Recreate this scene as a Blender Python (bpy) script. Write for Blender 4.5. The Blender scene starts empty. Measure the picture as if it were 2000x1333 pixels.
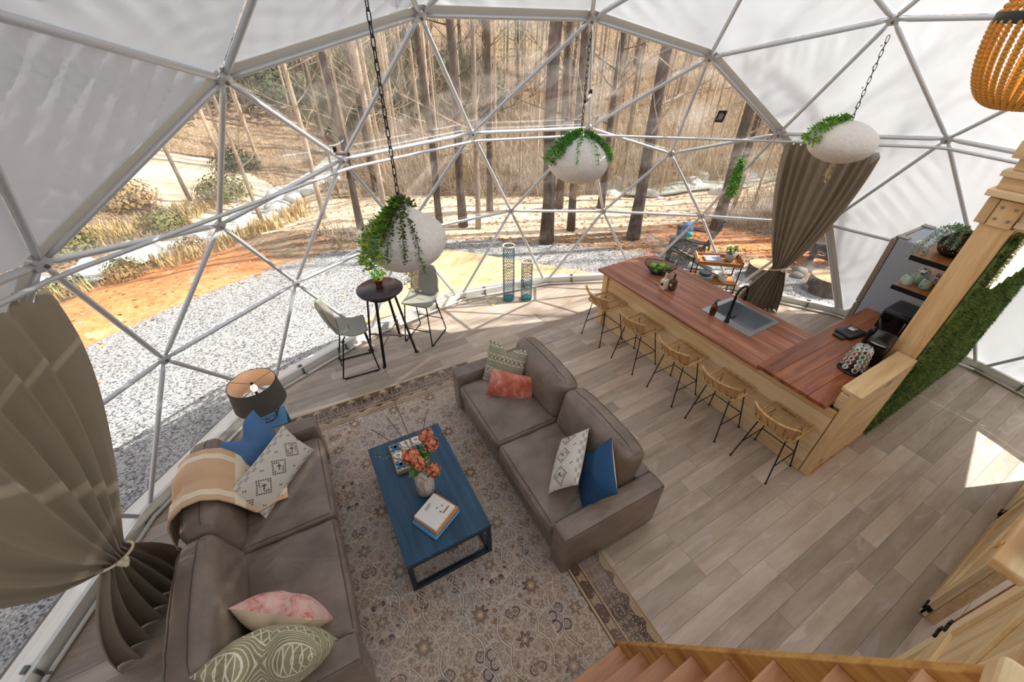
import bpy, bmesh, math, random
import numpy as np
from mathutils import Vector, Matrix, Euler, noise
random.seed(7); np.random.seed(7)
SC = bpy.context.scene
COL = SC.collection
PI = math.pi

# ---------------------------------------------------------------- camera
cam = bpy.data.cameras.new('camera'); cam.sensor_width = 36; cam.lens = 811.72/2000*36
cam.clip_start = .02; cam.clip_end = 300
camo = bpy.data.objects.new('camera', cam); COL.objects.link(camo)
_r, _d, _f = Vector((.86266, -.50578, .00223)), Vector((-.30349, -.52114, -.79769)), Vector((.40462, .68745, -.60307))
mw = Matrix.Identity(4)
for i in range(3):
    mw[i][0] = _r[i]; mw[i][1] = -_d[i]; mw[i][2] = -_f[i]
mw.translation = (0, 0, 3.70)
camo.matrix_world = mw
SC.camera = camo
# ---------------------------------------------------------------- sky, sun, exposure
w = bpy.data.worlds.new('world'); SC.world = w; w.use_nodes = True
nt = w.node_tree; nt.nodes.clear()
wo = nt.nodes.new('ShaderNodeOutputWorld'); bg = nt.nodes.new('ShaderNodeBackground')
sky = nt.nodes.new('ShaderNodeTexSky'); sky.sky_type = 'NISHITA'; sky.sun_disc = False
sky.sun_elevation = math.radians(51); sky.sun_rotation = math.radians(113); sky.air_density = 1.0; sky.dust_density = 2.5; sky.ozone_density = 1.0
hs = nt.nodes.new('ShaderNodeHueSaturation'); hs.inputs['Saturation'].default_value = .35
nt.links.new(sky.outputs[0], hs.inputs['Color']); nt.links.new(hs.outputs[0], bg.inputs['Color'])
bg.inputs['Strength'].default_value = .20
nt.links.new(bg.outputs[0], wo.inputs[0])
sun = bpy.data.lights.new('sun', 'SUN'); sun.energy = 7.2; sun.angle = math.radians(.6); sun.color = (1, .95, .88)
suno = bpy.data.objects.new('sun', sun); COL.objects.link(suno)
SUND = Vector((-.75, .32, -1)).normalized()
suno.rotation_euler = SUND.to_track_quat('-Z', 'Y').to_euler()
suno.location = (12, -5, 16)
SC.view_settings.view_transform = 'Standard'; SC.view_settings.look = 'None'
SC.view_settings.exposure = .50; SC.view_settings.gamma = 1; SC.view_settings.use_curve_mapping = False
cy = SC.cycles
cy.max_bounces = 8; cy.diffuse_bounces = 4; cy.glossy_bounces = 3; cy.transmission_bounces = 6; cy.transparent_max_bounces = 14
cy.use_denoising = True; cy.sample_clamp_indirect = 6; cy.caustics_reflective = False; cy.caustics_refractive = False

# ---------------------------------------------------------------- mesh helpers
from mathutils.bvhtree import BVHTree
def drape(mb, pts, d, off=.002):
    'project points onto a built mesh along direction d (for seams)'
    t = BVHTree.FromPolygons([Vector(v) for v in mb.v], mb.f); d = Vector(d).normalized(); out = []
    for p in pts:
        h = t.ray_cast(Vector(p)-d*.6, d)[0]
        if h is not None: out.append(h-d*off)
    return out
class MB:
    def __init__(s): s.v = []; s.f = []
    def add(s, vs, fs, M=None):
        o = len(s.v)
        if M is not None: vs = [tuple(M @ Vector(p)) for p in vs]
        s.v.extend([tuple(p) for p in vs]); s.f.extend([tuple(i+o for i in f) for f in fs]); return s
    def box(s, c, d, rz=0, M=None):
        x, y, z = d[0]/2, d[1]/2, d[2]/2
        vs = [(-x,-y,-z),(x,-y,-z),(x,y,-z),(-x,y,-z),(-x,-y,z),(x,-y,z),(x,y,z),(-x,y,z)]
        T = Matrix.Translation(c) @ (M if M is not None else Matrix.Rotation(rz, 4, 'Z'))
        return s.add(vs, [(3,2,1,0),(4,5,6,7),(0,1,5,4),(1,2,6,5),(2,3,7,6),(3,0,4,7)], T)
    def bar(s, a, b, wd, th, up=(0,0,1)):
        a, b = Vector(a), Vector(b); z = (b-a); L = z.length; z = z/L
        u = Vector(up); x = u.cross(z)
        if x.length < 1e-4: x = Vector((1,0,0)).cross(z)
        x.normalize(); y = z.cross(x)
        M = Matrix((x, y, z)).transposed().to_4x4()
        return s.box((a+b)/2, (wd, th, L), M=M)
    def tube(s, pts, r, n=8, closed=False, cap=True):
        pts = [Vector(p) for p in pts]; N = len(pts)
        rs = r if hasattr(r, '__len__') else [r]*N
        t0 = (pts[1]-pts[0]).normalized()
        ref = Vector((0,0,1)) if abs(t0.z) < .9 else Vector((1,0,0))
        nx = t0.cross(ref).normalized(); o = len(s.v)
        for i in range(N):
            if closed: t = pts[(i+1) % N]-pts[i-1]
            else: t = pts[min(i+1, N-1)]-pts[max(i-1, 0)]
            t.normalize(); nx = (nx-t*nx.dot(t))
            if nx.length < 1e-6: nx = t.orthogonal()
            nx.normalize(); ny = t.cross(nx)
            for k in range(n):
                a = 2*PI*k/n; s.v.append(tuple(pts[i]+(nx*math.cos(a)+ny*math.sin(a))*rs[i]))
        m = N if closed else N-1
        for i in range(m):
            j = (i+1) % N
            for k in range(n):
                l = (k+1) % n; s.f.append((o+i*n+k, o+i*n+l, o+j*n+l, o+j*n+k))
        if cap and not closed:
            s.f.append(tuple(o+k for k in range(n))[::-1]); s.f.append(tuple(o+(N-1)*n+k for k in range(n)))
        return s
    def lathe(s, prof, n=24, c=(0,0,0), M=None, cap=True):
        vs = []; fs = []; m = len(prof)
        for (r, z) in prof:
            for k in range(n):
                a = 2*PI*k/n; vs.append((c[0]+r*math.cos(a), c[1]+r*math.sin(a), c[2]+z))
        for i in range(m-1):
            for k in range(n):
                l = (k+1) % n; fs.append((i*n+k, i*n+l, (i+1)*n+l, (i+1)*n+k))
        if cap:
            fs.append(tuple(range(n))[::-1]); fs.append(tuple((m-1)*n+k for k in range(n)))
        return s.add(vs, fs, M)
    def ball(s, c, r, nu=12, nv=8, M=None, fn=None):
        r = r if hasattr(r, '__len__') else (r, r, r)
        vs = [(0, 0, -1)]; fs = []
        for j in range(1, nv):
            b = -PI/2+PI*j/nv
            for k in range(nu):
                a = 2*PI*k/nu; vs.append((math.cos(a)*math.cos(b), math.sin(a)*math.cos(b), math.sin(b)))
        vs.append((0, 0, 1)); top = len(vs)-1
        for k in range(nu):
            l = (k+1) % nu; fs.append((0, 1+l, 1+k)); fs.append((top, top-nu+k, top-nu+l))
        for j in range(nv-2):
            for k in range(nu):
                l = (k+1) % nu; a = 1+j*nu; fs.append((a+k, a+l, a+nu+l, a+nu+k))
        out = []
        for p in vs:
            q = Vector((p[0]*r[0], p[1]*r[1], p[2]*r[2]))
            if fn: q = fn(Vector(p), q)
            out.append(q)
        T = Matrix.Translation(c) @ (M if M is not None else Matrix.Identity(4))
        return s.add(out, fs, T)
    def poly(s, pts, z0, z1):
        n = len(pts); vs = [(p[0], p[1], z0) for p in pts]+[(p[0], p[1], z1) for p in pts]
        fs = [tuple(range(n))[::-1], tuple(range(n, 2*n))]+[(i, (i+1) % n, n+(i+1) % n, n+i) for i in range(n)]
        return s.add(vs, fs)
    def rbox(s, c, d, r=.03, n=8, puff=(0,0,0), M=None, fn=None):
        "rounded box on a subdivided cube; puff bulges each axis"
        hx, hy, hz = d[0]/2, d[1]/2, d[2]/2; idx = {}; vs = []; fs = []
        def key(i, j, k):
            if (i, j, k) not in idx:
                p = []
                for t, h in ((i, hx), (j, hy), (k, hz)):
                    u = t/n*2-1
                    # put samples near the edges
                    u = math.copysign(1-(1-abs(u))**1.6, u); p.append(u)
                u, v, ww = p
                q = Vector((u*hx, v*hy, ww*hz)); inn = Vector((max(-hx+r, min(hx-r, q.x)), max(-hy+r, min(hy-r, q.y)), max(-hz+r, min(hz-r, q.z))))
                dd = q-inn
                if dd.length > 1e-9: q = inn+dd.normalized()*min(r, dd.length if max(abs(dd.x), abs(dd.y), abs(dd.z)) < r*.999 else r)
                bx = (1-v*v)*(1-ww*ww); by = (1-u*u)*(1-ww*ww); bz = (1-u*u)*(1-v*v)
                q = q+Vector((u*puff[0]*bx, v*puff[1]*by, ww*puff[2]*bz))
                if fn: q = fn(q, u, v, ww)
                idx[(i, j, k)] = len(vs); vs.append(q)
            return idx[(i, j, k)]
        for a in range(n):
            for b in range(n):
                fs.append((key(a,b,0), key(a,b+1,0), key(a+1,b+1,0), key(a+1,b,0)))
                fs.append((key(a,b,n), key(a+1,b,n), key(a+1,b+1,n), key(a,b+1,n)))
                fs.append((key(a,0,b), key(a+1,0,b), key(a+1,0,b+1), key(a,0,b+1)))
                fs.append((key(a,n,b), key(a,n,b+1), key(a+1,n,b+1), key(a+1,n,b)))
                fs.append((key(0,a,b), key(0,a,b+1), key(0,a+1,b+1), key(0,a+1,b)))
                fs.append((key(n,a,b), key(n,a+1,b), key(n,a+1,b+1), key(n,a,b+1)))
        T = Matrix.Translation(c) @ (M if M is not None else Matrix.Identity(4))
        return s.add(vs, fs, T)
    def grid(s, nu, nv, fn):
        o = len(s.v)
        for i in range(nu+1):
            for j in range(nv+1): s.v.append(tuple(fn(i/nu, j/nv)))
        for i in range(nu):
            for j in range(nv):
                a = o+i*(nv+1)+j; s.f.append((a, a+nv+1, a+nv+2, a+1))
        return s
    def mesh(s, name, mat, smooth=False):
        me = bpy.data.meshes.new(name); me.from_pydata(s.v, [], s.f)
        mats = mat if isinstance(mat, (list, tuple)) else [mat]
        for m in mats: me.materials.append(m)
        if smooth: me.polygons.foreach_set('use_smooth', [True]*len(me.polygons))
        me.update(); return me
    def build(s, name, mat, parent=None, smooth=False, loc=None, rz=0, bevel=0, **tags):
        o = bpy.data.objects.new(name, s.mesh(name, mat, smooth)); COL.objects.link(o)
        if parent: o.parent = parent
        if loc is not None: o.location = loc
        if rz: o.rotation_euler = (0, 0, rz)
        if bevel:
            b = o.modifiers.new('bevel', 'BEVEL'); b.width = bevel; b.segments = 2; b.limit_method = 'ANGLE'
        for k, v in tags.items(): o[k] = v
        return o
def thing(name, label, cat, loc=(0,0,0), rz=0, group=None, rot=None):
    o = bpy.data.objects.new(name, None); COL.objects.link(o); o.location = loc
    o.rotation_euler = rot if rot is not None else (0, 0, rz)
    o['label'] = label; o['category'] = cat; o.empty_display_size = .05
    if group: o['group'] = group
    return o
def tag(o, label, cat, group=None):
    o['label'] = label; o['category'] = cat
    if group: o['group'] = group
    return o
def struct(name):
    o = bpy.data.objects.new(name, None); COL.objects.link(o); o['kind'] = 'structure'; o.empty_display_size = .05; return o
def copy_tree(o, parent=None, label=None):
    c = o.copy(); COL.objects.link(c)
    if parent: c.parent = parent
    for ch in list(o.children): copy_tree(ch, c)
    if label: c['label'] = label
    return c
def smoothstep(a, b, x):
    t = max(0, min(1, (x-a)/(b-a))); return t*t*(3-2*t)
def bez(p0, p1, p2, p3, n):
    out = []
    for i in range(n+1):
        t = i/n; a = (1-t)**3; b = 3*(1-t)**2*t; c = 3*(1-t)*t*t; d = t**3
        out.append(tuple(a*p0[k]+b*p1[k]+c*p2[k]+d*p3[k] for k in range(3)))
    return out

# ---------------------------------------------------------------- material helpers
def lin(c):
    "sRGB 0-255 -> linear"
    return tuple(((x/255)/12.92 if x/255 <= .04045 else ((x/255+.055)/1.055)**2.4) for x in c)+(1,)
class N:
    "tiny expression wrapper over shader sockets"
    def __init__(s, nt, sock): s.nt = nt; s.k = sock
    def _m(s, op, *a):
        n = s.nt.nodes.new('ShaderNodeMath'); n.operation = op
        for i, x in enumerate((s,)+a):
            if isinstance(x, N): s.nt.links.new(x.k, n.inputs[i])
            else: n.inputs[i].default_value = x
        return N(s.nt, n.outputs[0])
    def __add__(s, o): return s._m('ADD', o)
    __radd__ = __add__
    def __sub__(s, o): return s._m('SUBTRACT', o)
    def __rsub__(s, o): return (s*-1)+o
    def __mul__(s, o): return s._m('MULTIPLY', o)
    __rmul__ = __mul__
    def __truediv__(s, o): return s._m('DIVIDE', o)
    def abs(s): return s._m('ABSOLUTE')
    def min(s, o): return s._m('MINIMUM', o)
    def max(s, o): return s._m('MAXIMUM', o)
    def atan2(s, o): return s._m('ARCTAN2', o)
    def lt(s, o): return s._m('LESS_THAN', o)
    def gt(s, o): return s._m('GREATER_THAN', o)
    def sin(s): return s._m('SINE')
    def frac(s): return s._m('FRACT')
    def floor(s): return s._m('FLOOR')
    def ping(s, o): return s._m('PINGPONG', o)
    def pow(s, o): return s._m('POWER', o)
    def sat(s):
        r = s._m('MULTIPLY', 1.0); r.k.node.use_clamp = True; return r
    def ss(s, a, b):
        n = s.nt.nodes.new('ShaderNodeMapRange'); n.interpolation_type = 'SMOOTHSTEP'
        s.nt.links.new(s.k, n.inputs[0]); n.inputs[1].default_value = a; n.inputs[2].default_value = b
        return N(s.nt, n.outputs[0])
class Mat:
    def __init__(s, name, base=(.5,.5,.5,1), rough=.5, metal=0, spec=.5):
        s.m = bpy.data.materials.new(name); s.m.use_nodes = True; s.nt = s.m.node_tree
        s.b = s.nt.nodes['Principled BSDF']; s.out = s.nt.nodes['Material Output']
        s.b.inputs['Base Color'].default_value = base; s.b.inputs['Roughness'].default_value = rough
        s.b.inputs['Metallic'].default_value = metal; s.b.inputs['Specular IOR Level'].default_value = spec
    def new(s, t): return s.nt.nodes.new(t)
    def lk(s, a, b): s.nt.links.new(a, b)
    def coord(s, kind='Object'):
        n = s.new('ShaderNodeTexCoord'); return n.outputs[kind]
    def mapped(s, scale=(1,1,1), rot=(0,0,0), kind='Object', loc=(0,0,0)):
        n = s.new('ShaderNodeMapping'); s.lk(s.coord(kind), n.inputs[0]); n.inputs['Scale'].default_value = scale
        n.inputs['Rotation'].default_value = rot; n.inputs['Location'].default_value = loc; return n.outputs[0]
    def xyz(s, vec=None):
        n = s.new('ShaderNodeSeparateXYZ'); s.lk(vec or s.coord(), n.inputs[0]); return [N(s.nt, n.outputs[i]) for i in range(3)]
    def comb(s, x, y, z=0):
        n = s.new('ShaderNodeCombineXYZ')
        for i, q in enumerate((x, y, z)):
            if isinstance(q, N): s.lk(q.k, n.inputs[i])
            else: n.inputs[i].default_value = q
        return n.outputs[0]
    def noise(s, scale, detail=3, vec=None, rough=.55, dist=0):
        n = s.new('ShaderNodeTexNoise'); n.inputs['Scale'].default_value = scale; n.inputs['Detail'].default_value = detail
        n.inputs['Roughness'].default_value = rough; n.inputs['Distortion'].default_value = dist
        s.lk(vec or s.coord(), n.inputs['Vector']); return N(s.nt, n.outputs[0])
    def voro(s, scale, vec=None, feature='F1', out='Distance', rnd=1):
        n = s.new('ShaderNodeTexVoronoi'); n.feature = feature; n.inputs['Scale'].default_value = scale; n.inputs['Randomness'].default_value = rnd
        s.lk(vec or s.coord(), n.inputs['Vector']); return N(s.nt, n.outputs[out])
    def mix(s, fac, a, b, mode='MIX'):
        n = s.new('ShaderNodeMix'); n.data_type = 'RGBA'; n.blend_type = mode
        for i, q in ((0, fac), (6, a), (7, b)):
            if isinstance(q, N): s.lk(q.k, n.inputs[i])
            elif hasattr(q, 'links'): s.lk(q, n.inputs[i])
            else: n.inputs[i].default_value = q
        return n.outputs[2]
    def ramp(s, fac, stops):
        n = s.new('ShaderNodeValToRGB'); e = n.color_ramp.elements
        while len(e) < len(stops): e.new(.5)
        for i, (p, c) in enumerate(stops): e[i].position = p; e[i].color = c
        s.lk(fac.k, n.inputs[0]); return n.outputs[0]
    def rnd(s):
        n = s.new('ShaderNodeObjectInfo'); return N(s.nt, n.outputs['Random'])
    def color(s, sock): s.lk(sock, s.b.inputs['Base Color']); return s
    def bump(s, h, strength=.3, dist=.01):
        n = s.new('ShaderNodeBump'); n.inputs['Strength'].default_value = strength; n.inputs['Distance'].default_value = dist
        s.lk(h.k, n.inputs['Height']); s.lk(n.outputs[0], s.b.inputs['Normal']); return s
    def rough(s, h): s.lk(h.k, s.b.inputs['Roughness']); return s
def plain(name, rgb, rough=.5, metal=0, var=.0, scale=20, bump=0, spec=.5):
    m = Mat(name, lin(rgb), rough, metal, spec)
    if var:
        c = lin(rgb); d = tuple(x*(1-var) for x in c[:3])+(1,); e = tuple(min(1, x*(1+var)) for x in c[:3])+(1,)
        nz = m.noise(scale, 4); m.color(m.mix(nz, d, e))
        if bump: m.bump(nz, bump)
    return m.m
def wood(name, a, b, dark, axis=0, scale=1.0, rough=.45, rnd=.35, knots=0, contrast=1.0):
    m = Mat(name, rough=rough); st = [9*scale]*3; st[axis] = .7*scale
    r = m.rnd(); off = m.new('ShaderNodeVectorMath'); off.operation = 'ADD'
    m.lk(m.mapped(tuple(st)), off.inputs[0]); m.lk(m.comb(r*37.0, r*71.0, r*13.0), off.inputs[1])
    g = m.noise(1.6, 6, off.outputs[0], .6, .6); g2 = m.noise(7, 3, off.outputs[0], .7)
    c = m.ramp(g, [(.28, lin(dark)), (.5, lin(a)), (.72, lin(b))])
    c = m.mix((g2.ss(.35, .75))*.35*contrast, c, lin(dark))
    c2 = m.mix(r, tuple([1-rnd]*3)+(1,), tuple([1+rnd*.35]*3)+(1,)); c = m.mix(1.0, c, c2, 'MULTIPLY')
    if knots:
        kv = [2.2*knots]*3; kv[axis] = 1.1*knots
        o2 = m.new('ShaderNodeVectorMath'); o2.operation = 'ADD'; m.lk(m.mapped(tuple(kv)), o2.inputs[0]); m.lk(m.comb(r*11.0, r*5.0, r*23.0), o2.inputs[1])
        k = m.voro(1.0, o2.outputs[0]); c = m.mix((k*-1).ss(-.11, -.05), c, lin((112, 62, 26)))
    m.color(c); m.bump(g2, .08, .004); return m.m
NODES=[[2.333,0.47,5.232],[1.559,1.532,5.065],[0.712,2.692,4.451],[-0.007,3.657,3.427],[-0.424,4.256,2.333],[3.103,1.535,5.065],[2.328,2.81,4.68],[1.493,3.997,3.773],[0.775,4.72,2.625],[3.945,2.699,4.451],[3.232,3.996,3.76],[2.357,4.96,2.686],[4.655,3.662,3.435],[3.923,4.695,2.646],[5.106,4.276,2.281],[4.637,4.979,1.32],[3.169,5.427,1.452],[1.481,5.425,1.45],[-0.007,4.963,1.311],[3.887,5.42,0.0],[2.303,5.685,0.0],[0.698,5.411,0.0],[-0.678,4.83,0.0],[-1.237,4.063,1.311],[-1.878,3.569,0.0],[1.084,0.061,5.065],[-0.281,-0.385,4.451],[-1.414,-0.756,3.44],[-2.115,-0.985,2.34],[0.106,1.189,4.68],[-1.268,0.739,3.786],[-2.188,0.306,2.628],[-0.746,2.357,3.786],[-1.903,1.837,2.751],[-1.243,3.267,2.601],[-2.123,2.801,1.446],[-2.644,1.183,1.446],[-2.664,-0.352,1.314],[-2.646,2.077,0.0],[-2.899,0.459,0.0],[-2.64,-1.157,0.0],[-2.184,-1.821,1.314],[-1.893,-2.614,0.0],[2.336,-0.844,5.065],[2.339,-2.281,4.451],[2.341,-3.472,3.44],[2.343,-4.21,2.34],[0.962,-1.426,4.68],[0.965,-2.872,3.786],[1.093,-3.881,2.628],[-0.413,-1.876,3.786],[-0.275,-3.136,2.751],[-1.411,-2.07,2.628],[-1.26,-3.047,1.446],[0.117,-4.044,1.446],[1.571,-4.537,1.314],[-0.733,-3.769,0.0],[0.727,-4.509,0.0],[2.344,-4.762,0.0],[3.116,-4.534,1.314],[3.96,-4.503,0.0],[3.584,0.067,5.065],[4.951,-0.374,4.451],[6.085,-0.74,3.44],[6.787,-0.967,2.34],[3.713,-1.42,4.68],[5.089,-1.864,3.786],[6.088,-2.054,2.628],[3.716,-2.866,3.786],[4.957,-3.125,2.751],[3.592,-3.876,2.628],[4.568,-4.034,1.446],[5.941,-3.032,1.446],[6.86,-1.802,1.314],[5.417,-3.756,0.0],[6.573,-2.596,0.0],[7.313,-1.136,0.0],[7.334,-0.332,1.314],[7.614,0.501,0.0],[4.557,1.198,4.68],[5.428,2.377,3.763],[5.87,3.3,2.619],[5.933,0.754,3.786],[6.571,1.856,2.738],[6.855,0.324,2.628],[7.33,1.149,1.396],[6.835,2.714,1.442],[5.899,4.072,1.3],[7.382,2.182,0.0],[6.56,3.554,0.0],[5.4,4.71,0.0]]
FACES=[[90,15,87],[11,17,8],[3,8,4],[17,21,18],[38,39,36],[71,72,69],[47,48,44],[0,61,5],[44,45,68],[80,81,12],[13,16,11],[42,56,53],[79,80,9],[5,79,9],[1,6,2],[64,77,84],[6,7,2],[9,10,6],[40,41,37],[28,41,52],[61,79,5],[58,60,59],[9,12,10],[49,55,46],[62,63,82],[35,36,33],[0,25,43],[37,41,28],[63,67,64],[69,72,67],[2,3,32],[15,19,16],[25,26,47],[60,74,71],[25,47,43],[89,90,87],[44,68,65],[72,73,67],[0,43,61],[62,82,79],[26,50,47],[57,58,55],[18,23,4],[72,75,73],[12,13,10],[43,44,65],[63,64,84],[82,84,83],[50,51,48],[9,80,12],[1,29,25],[14,15,13],[45,46,70],[67,73,64],[84,85,83],[26,30,27],[82,83,80],[51,54,49],[36,39,37],[66,69,67],[87,15,14],[22,23,18],[85,88,86],[68,69,66],[66,67,63],[10,13,11],[59,71,70],[86,87,81],[17,18,8],[62,66,63],[45,49,46],[71,74,72],[3,34,32],[0,5,1],[36,37,31],[75,76,73],[22,24,23],[29,30,26],[2,7,3],[27,52,50],[3,4,34],[70,71,69],[76,77,73],[63,84,82],[56,57,54],[58,59,55],[68,70,69],[48,51,49],[59,60,71],[19,20,16],[54,57,55],[23,35,34],[12,81,14],[32,33,30],[7,8,3],[73,77,64],[21,22,18],[0,1,25],[5,9,6],[12,14,13],[35,38,36],[44,48,45],[54,55,49],[88,89,86],[50,52,51],[16,20,17],[4,23,34],[80,83,81],[77,85,84],[6,10,7],[30,33,31],[79,82,80],[39,40,37],[47,50,48],[48,49,45],[15,16,13],[32,34,33],[52,53,51],[86,89,87],[61,62,79],[46,59,70],[27,31,28],[25,29,26],[43,65,61],[83,86,81],[78,88,85],[40,42,41],[31,37,28],[76,78,77],[65,66,62],[81,87,14],[8,18,4],[20,21,17],[41,53,52],[43,47,44],[23,24,35],[85,86,83],[1,2,29],[7,11,8],[74,75,72],[53,54,51],[53,56,54],[24,38,35],[90,19,15],[65,68,66],[16,17,11],[27,28,52],[2,32,29],[33,36,31],[55,59,46],[30,31,27],[29,32,30],[61,65,62],[77,78,85],[26,27,50],[41,42,53],[5,6,1],[10,11,7],[34,35,33],[45,70,68]]
# ---------------------------------------------------------------- materials
M = {}
def mk_fabric():
    m = Mat('dome_fabric', lin((225, 227, 229)), .6); nt = m.nt
    tr = m.new('ShaderNodeBsdfTranslucent'); tr.inputs[0].default_value = (.60, .625, .655, 1)
    mx = m.new('ShaderNodeMixShader'); mx.inputs[0].default_value = .33
    m.lk(m.b.outputs[0], mx.inputs[1]); m.lk(tr.outputs[0], mx.inputs[2]); m.lk(mx.outputs[0], m.out.inputs[0])
    return m.m
M['fabric'] = mk_fabric()
def mk_vinyl():
    m = Mat('clear_vinyl'); 
    t = m.new('ShaderNodeBsdfTransparent'); t.inputs[0].default_value = (.97, .97, .96, 1)
    g = m.new('ShaderNodeBsdfGlossy'); g.inputs[0].default_value = (1, 1, 1, 1); g.inputs['Roughness'].default_value = .05
    d = m.new('ShaderNodeBsdfTranslucent'); d.inputs[0].default_value = (.95, .93, .88, 1)
    lw = m.new('ShaderNodeFresnel'); lw.inputs[0].default_value = 1.35
    m1 = m.new('ShaderNodeMixShader'); m.lk((N(m.nt, lw.outputs[0])*.16).k, m1.inputs[0]); m.lk(t.outputs[0], m1.inputs[1]); m.lk(g.outputs[0], m1.inputs[2])
    hz = m.noise(1.3, 4, m.mapped((1, 1, 2.2)), .6, .5).ss(.42, .8)*.16
    m2 = m.new('ShaderNodeMixShader'); m.lk((hz+.015).k, m2.inputs[0]); m.lk(m1.outputs[0], m2.inputs[1]); m.lk(d.outputs[0], m2.inputs[2])
    m.lk(m2.outputs[0], m.out.inputs[0]); return m.m
M['vinyl'] = mk_vinyl()
M['steel_white'] = plain('painted_steel', (206, 208, 211), .35, .3, .04, 30)
M['white_pvc'] = plain('white_pvc', (226, 224, 217), .4, 0, .05, 12)
M['bracket'] = plain('zinc_bracket', (120, 118, 112), .4, .7, .15, 40)
M['black_metal'] = plain('black_metal', (26, 26, 28), .42, .5, .2, 60)
M['black_plastic'] = plain('black_plastic', (20, 20, 22), .3)
M['plank'] = wood('floor_plank', (192, 178, 164), (210, 198, 186), (166, 150, 136), 0, .7, .40, .40, 0, .55)
def mk_plank():
    m = Mat('floor_plank', rough=.38); r = m.rnd(); off = m.new('ShaderNodeVectorMath'); off.operation = 'ADD'
    m.lk(m.coord(), off.inputs[0]); m.lk(m.comb(r*37.0, r*71.0, r*13.0), off.inputs[1]); o = off.outputs[0]
    def sc(s):
        n = m.new('ShaderNodeVectorMath'); n.operation = 'MULTIPLY'; m.lk(o, n.inputs[0]); n.inputs[1].default_value = s; return n.outputs[0]
    g = m.noise(1.5, 5, sc((.7, 6, 1)), .6, .5); mot = m.noise(2.2, 4, sc((1, 2, 1)), .6); fine = m.noise(6, 3, sc((1.2, 26, 1)), .7); ring = (m.noise(1.2, 2, sc((.55, 3.2, 1)), .5, .3)*38.0).sin()
    c = m.ramp(g*.55+mot*.45, [(.3, lin((158, 140, 124))), (.5, lin((190, 174, 158))), (.7, lin((208, 194, 180)))])
    c = m.mix(mot.ss(.52, .68)*.35, c, lin((168, 154, 150))); c = m.mix(ring.ss(.55, .95)*mot.ss(.5, .6)*.5, c, lin((212, 202, 194))); c = m.mix(fine.ss(.52, .75)*.35, c, lin((150, 134, 122)))
    c = m.mix(1.0, c, m.mix(r, (.66, .645, .63, 1), (1.16, 1.15, 1.14, 1)), 'MULTIPLY'); m.color(c); m.bump(fine, .06, .003); return m.m
M['plank'] = mk_plank()
M['subfloor'] = plain('subfloor', (112, 102, 92), .8, 0, .1)
M['pine'] = wood('pine', (236, 204, 154), (246, 220, 174), (214, 168, 110), 0, .8, .5, .12, 1.0)
M['pine_y'] = wood('pine_y', (238, 210, 164), (247, 224, 184), (220, 178, 122), 1, .8, .5, .12, 1.0)
M['pine_z'] = wood('pine_z', (236, 202, 150), (246, 218, 172), (214, 166, 108), 2, .8, .5, .12, 1.0)
M['pale_pine'] = wood('pale_pine', (236, 212, 168), (246, 228, 192), (212, 178, 124), 1, .8, .5, .10, 1.0)
M['pale_pine_x'] = wood('pale_pine_x', (230, 202, 154), (242, 220, 178), (206, 168, 112), 0, .8, .5, .10, 1.0)
M['counter_y'] = wood('walnut_counter_y', (172, 112, 84), (200, 144, 116), (126, 74, 54), 1, .9, .3, .22, 0)
M['counter_x'] = wood('walnut_counter_x', (164, 92, 56), (198, 122, 78), (100, 52, 32), 0, .9, .3, .30, 0)
M['tread'] = wood('stair_tread', (206, 150, 110), (220, 170, 132), (178, 118, 82), 0, .9, .4, .12, .6)
M['stringer'] = wood('stringer_pine', (214, 160, 88), (230, 184, 112), (160, 106, 50), 1, .9, .45, .1, 1.2)

# ---------------------------------------------------------------- the dome
NO = [Vector(p) for p in NODES]; CEN = Vector((2.333, .47, 0)); RAD = 5.232
CLEAR = {3,4,7,8,10,11,12,13,14,15,16,17,18,19,20,21,22,23,24,34,35,38,81,86,87,88,89,90}
EXTRA = {(64, 73, 77)}
window = struct('window_1'); ceiling = struct('ceiling'); wallL = struct('wall_left'); wallR = struct('wall_right'); wallB = struct('wall_back'); frame = struct('trim_1')
def face_mesh(a, b, c, off, n, wr, seed):
    rnd = random.Random(seed); nrm = (b-a).cross(c-a).normalized()
    if nrm.dot((a+b+c)/3-CEN) < 0: nrm = -nrm
    ph = [rnd.uniform(0, 6) for _ in range(9)]; fr = [rnd.uniform(9, 16) for _ in range(3)]; am = [rnd.uniform(.6, 1.1)*wr for _ in range(3)]; hz_ = [(b.z+c.z), (c.z+a.z), (a.z+b.z)]; am = [x*(1 if h == max(hz_) else .12) for x, h in zip(am, hz_)]
    mb = MB(); idx = {}
    for i in range(n+1):
        for j in range(n+1-i):
            u, v = i/n, j/n; t = 1-u-v; p = a*t+b*u+c*v
            d = 0
            if wr:
                for e, (dist, along) in enumerate(((t, u-v), (u, v-t), (v, t-u))):
                    k = fr[e]*(along+.35*dist*math.sin(ph[e+3]))+ph[e]
                    d += am[e]*math.exp(-dist/.20)*(math.sin(k*2.2)+.6*math.sin(k*4.7+ph[e+6]))*min(1, dist/.04)
                d += wr*.35*noise.noise(p*1.7+Vector((seed, 0, 0)))
                d *= min(1, 8*max(0, min(t, u, v)))**1.3
            p = p+nrm*(off+d); idx[(i, j)] = len(mb.v); mb.v.append(tuple(p))
    for i in range(n):
        for j in range(n-i):
            mb.f.append((idx[(i, j)], idx[(i+1, j)], idx[(i, j+1)]))
            if i+j < n-1: mb.f.append((idx[(i+1, j)], idx[(i+1, j+1)], idx[(i, j+1)]))
    return mb
edges = {}
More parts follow.
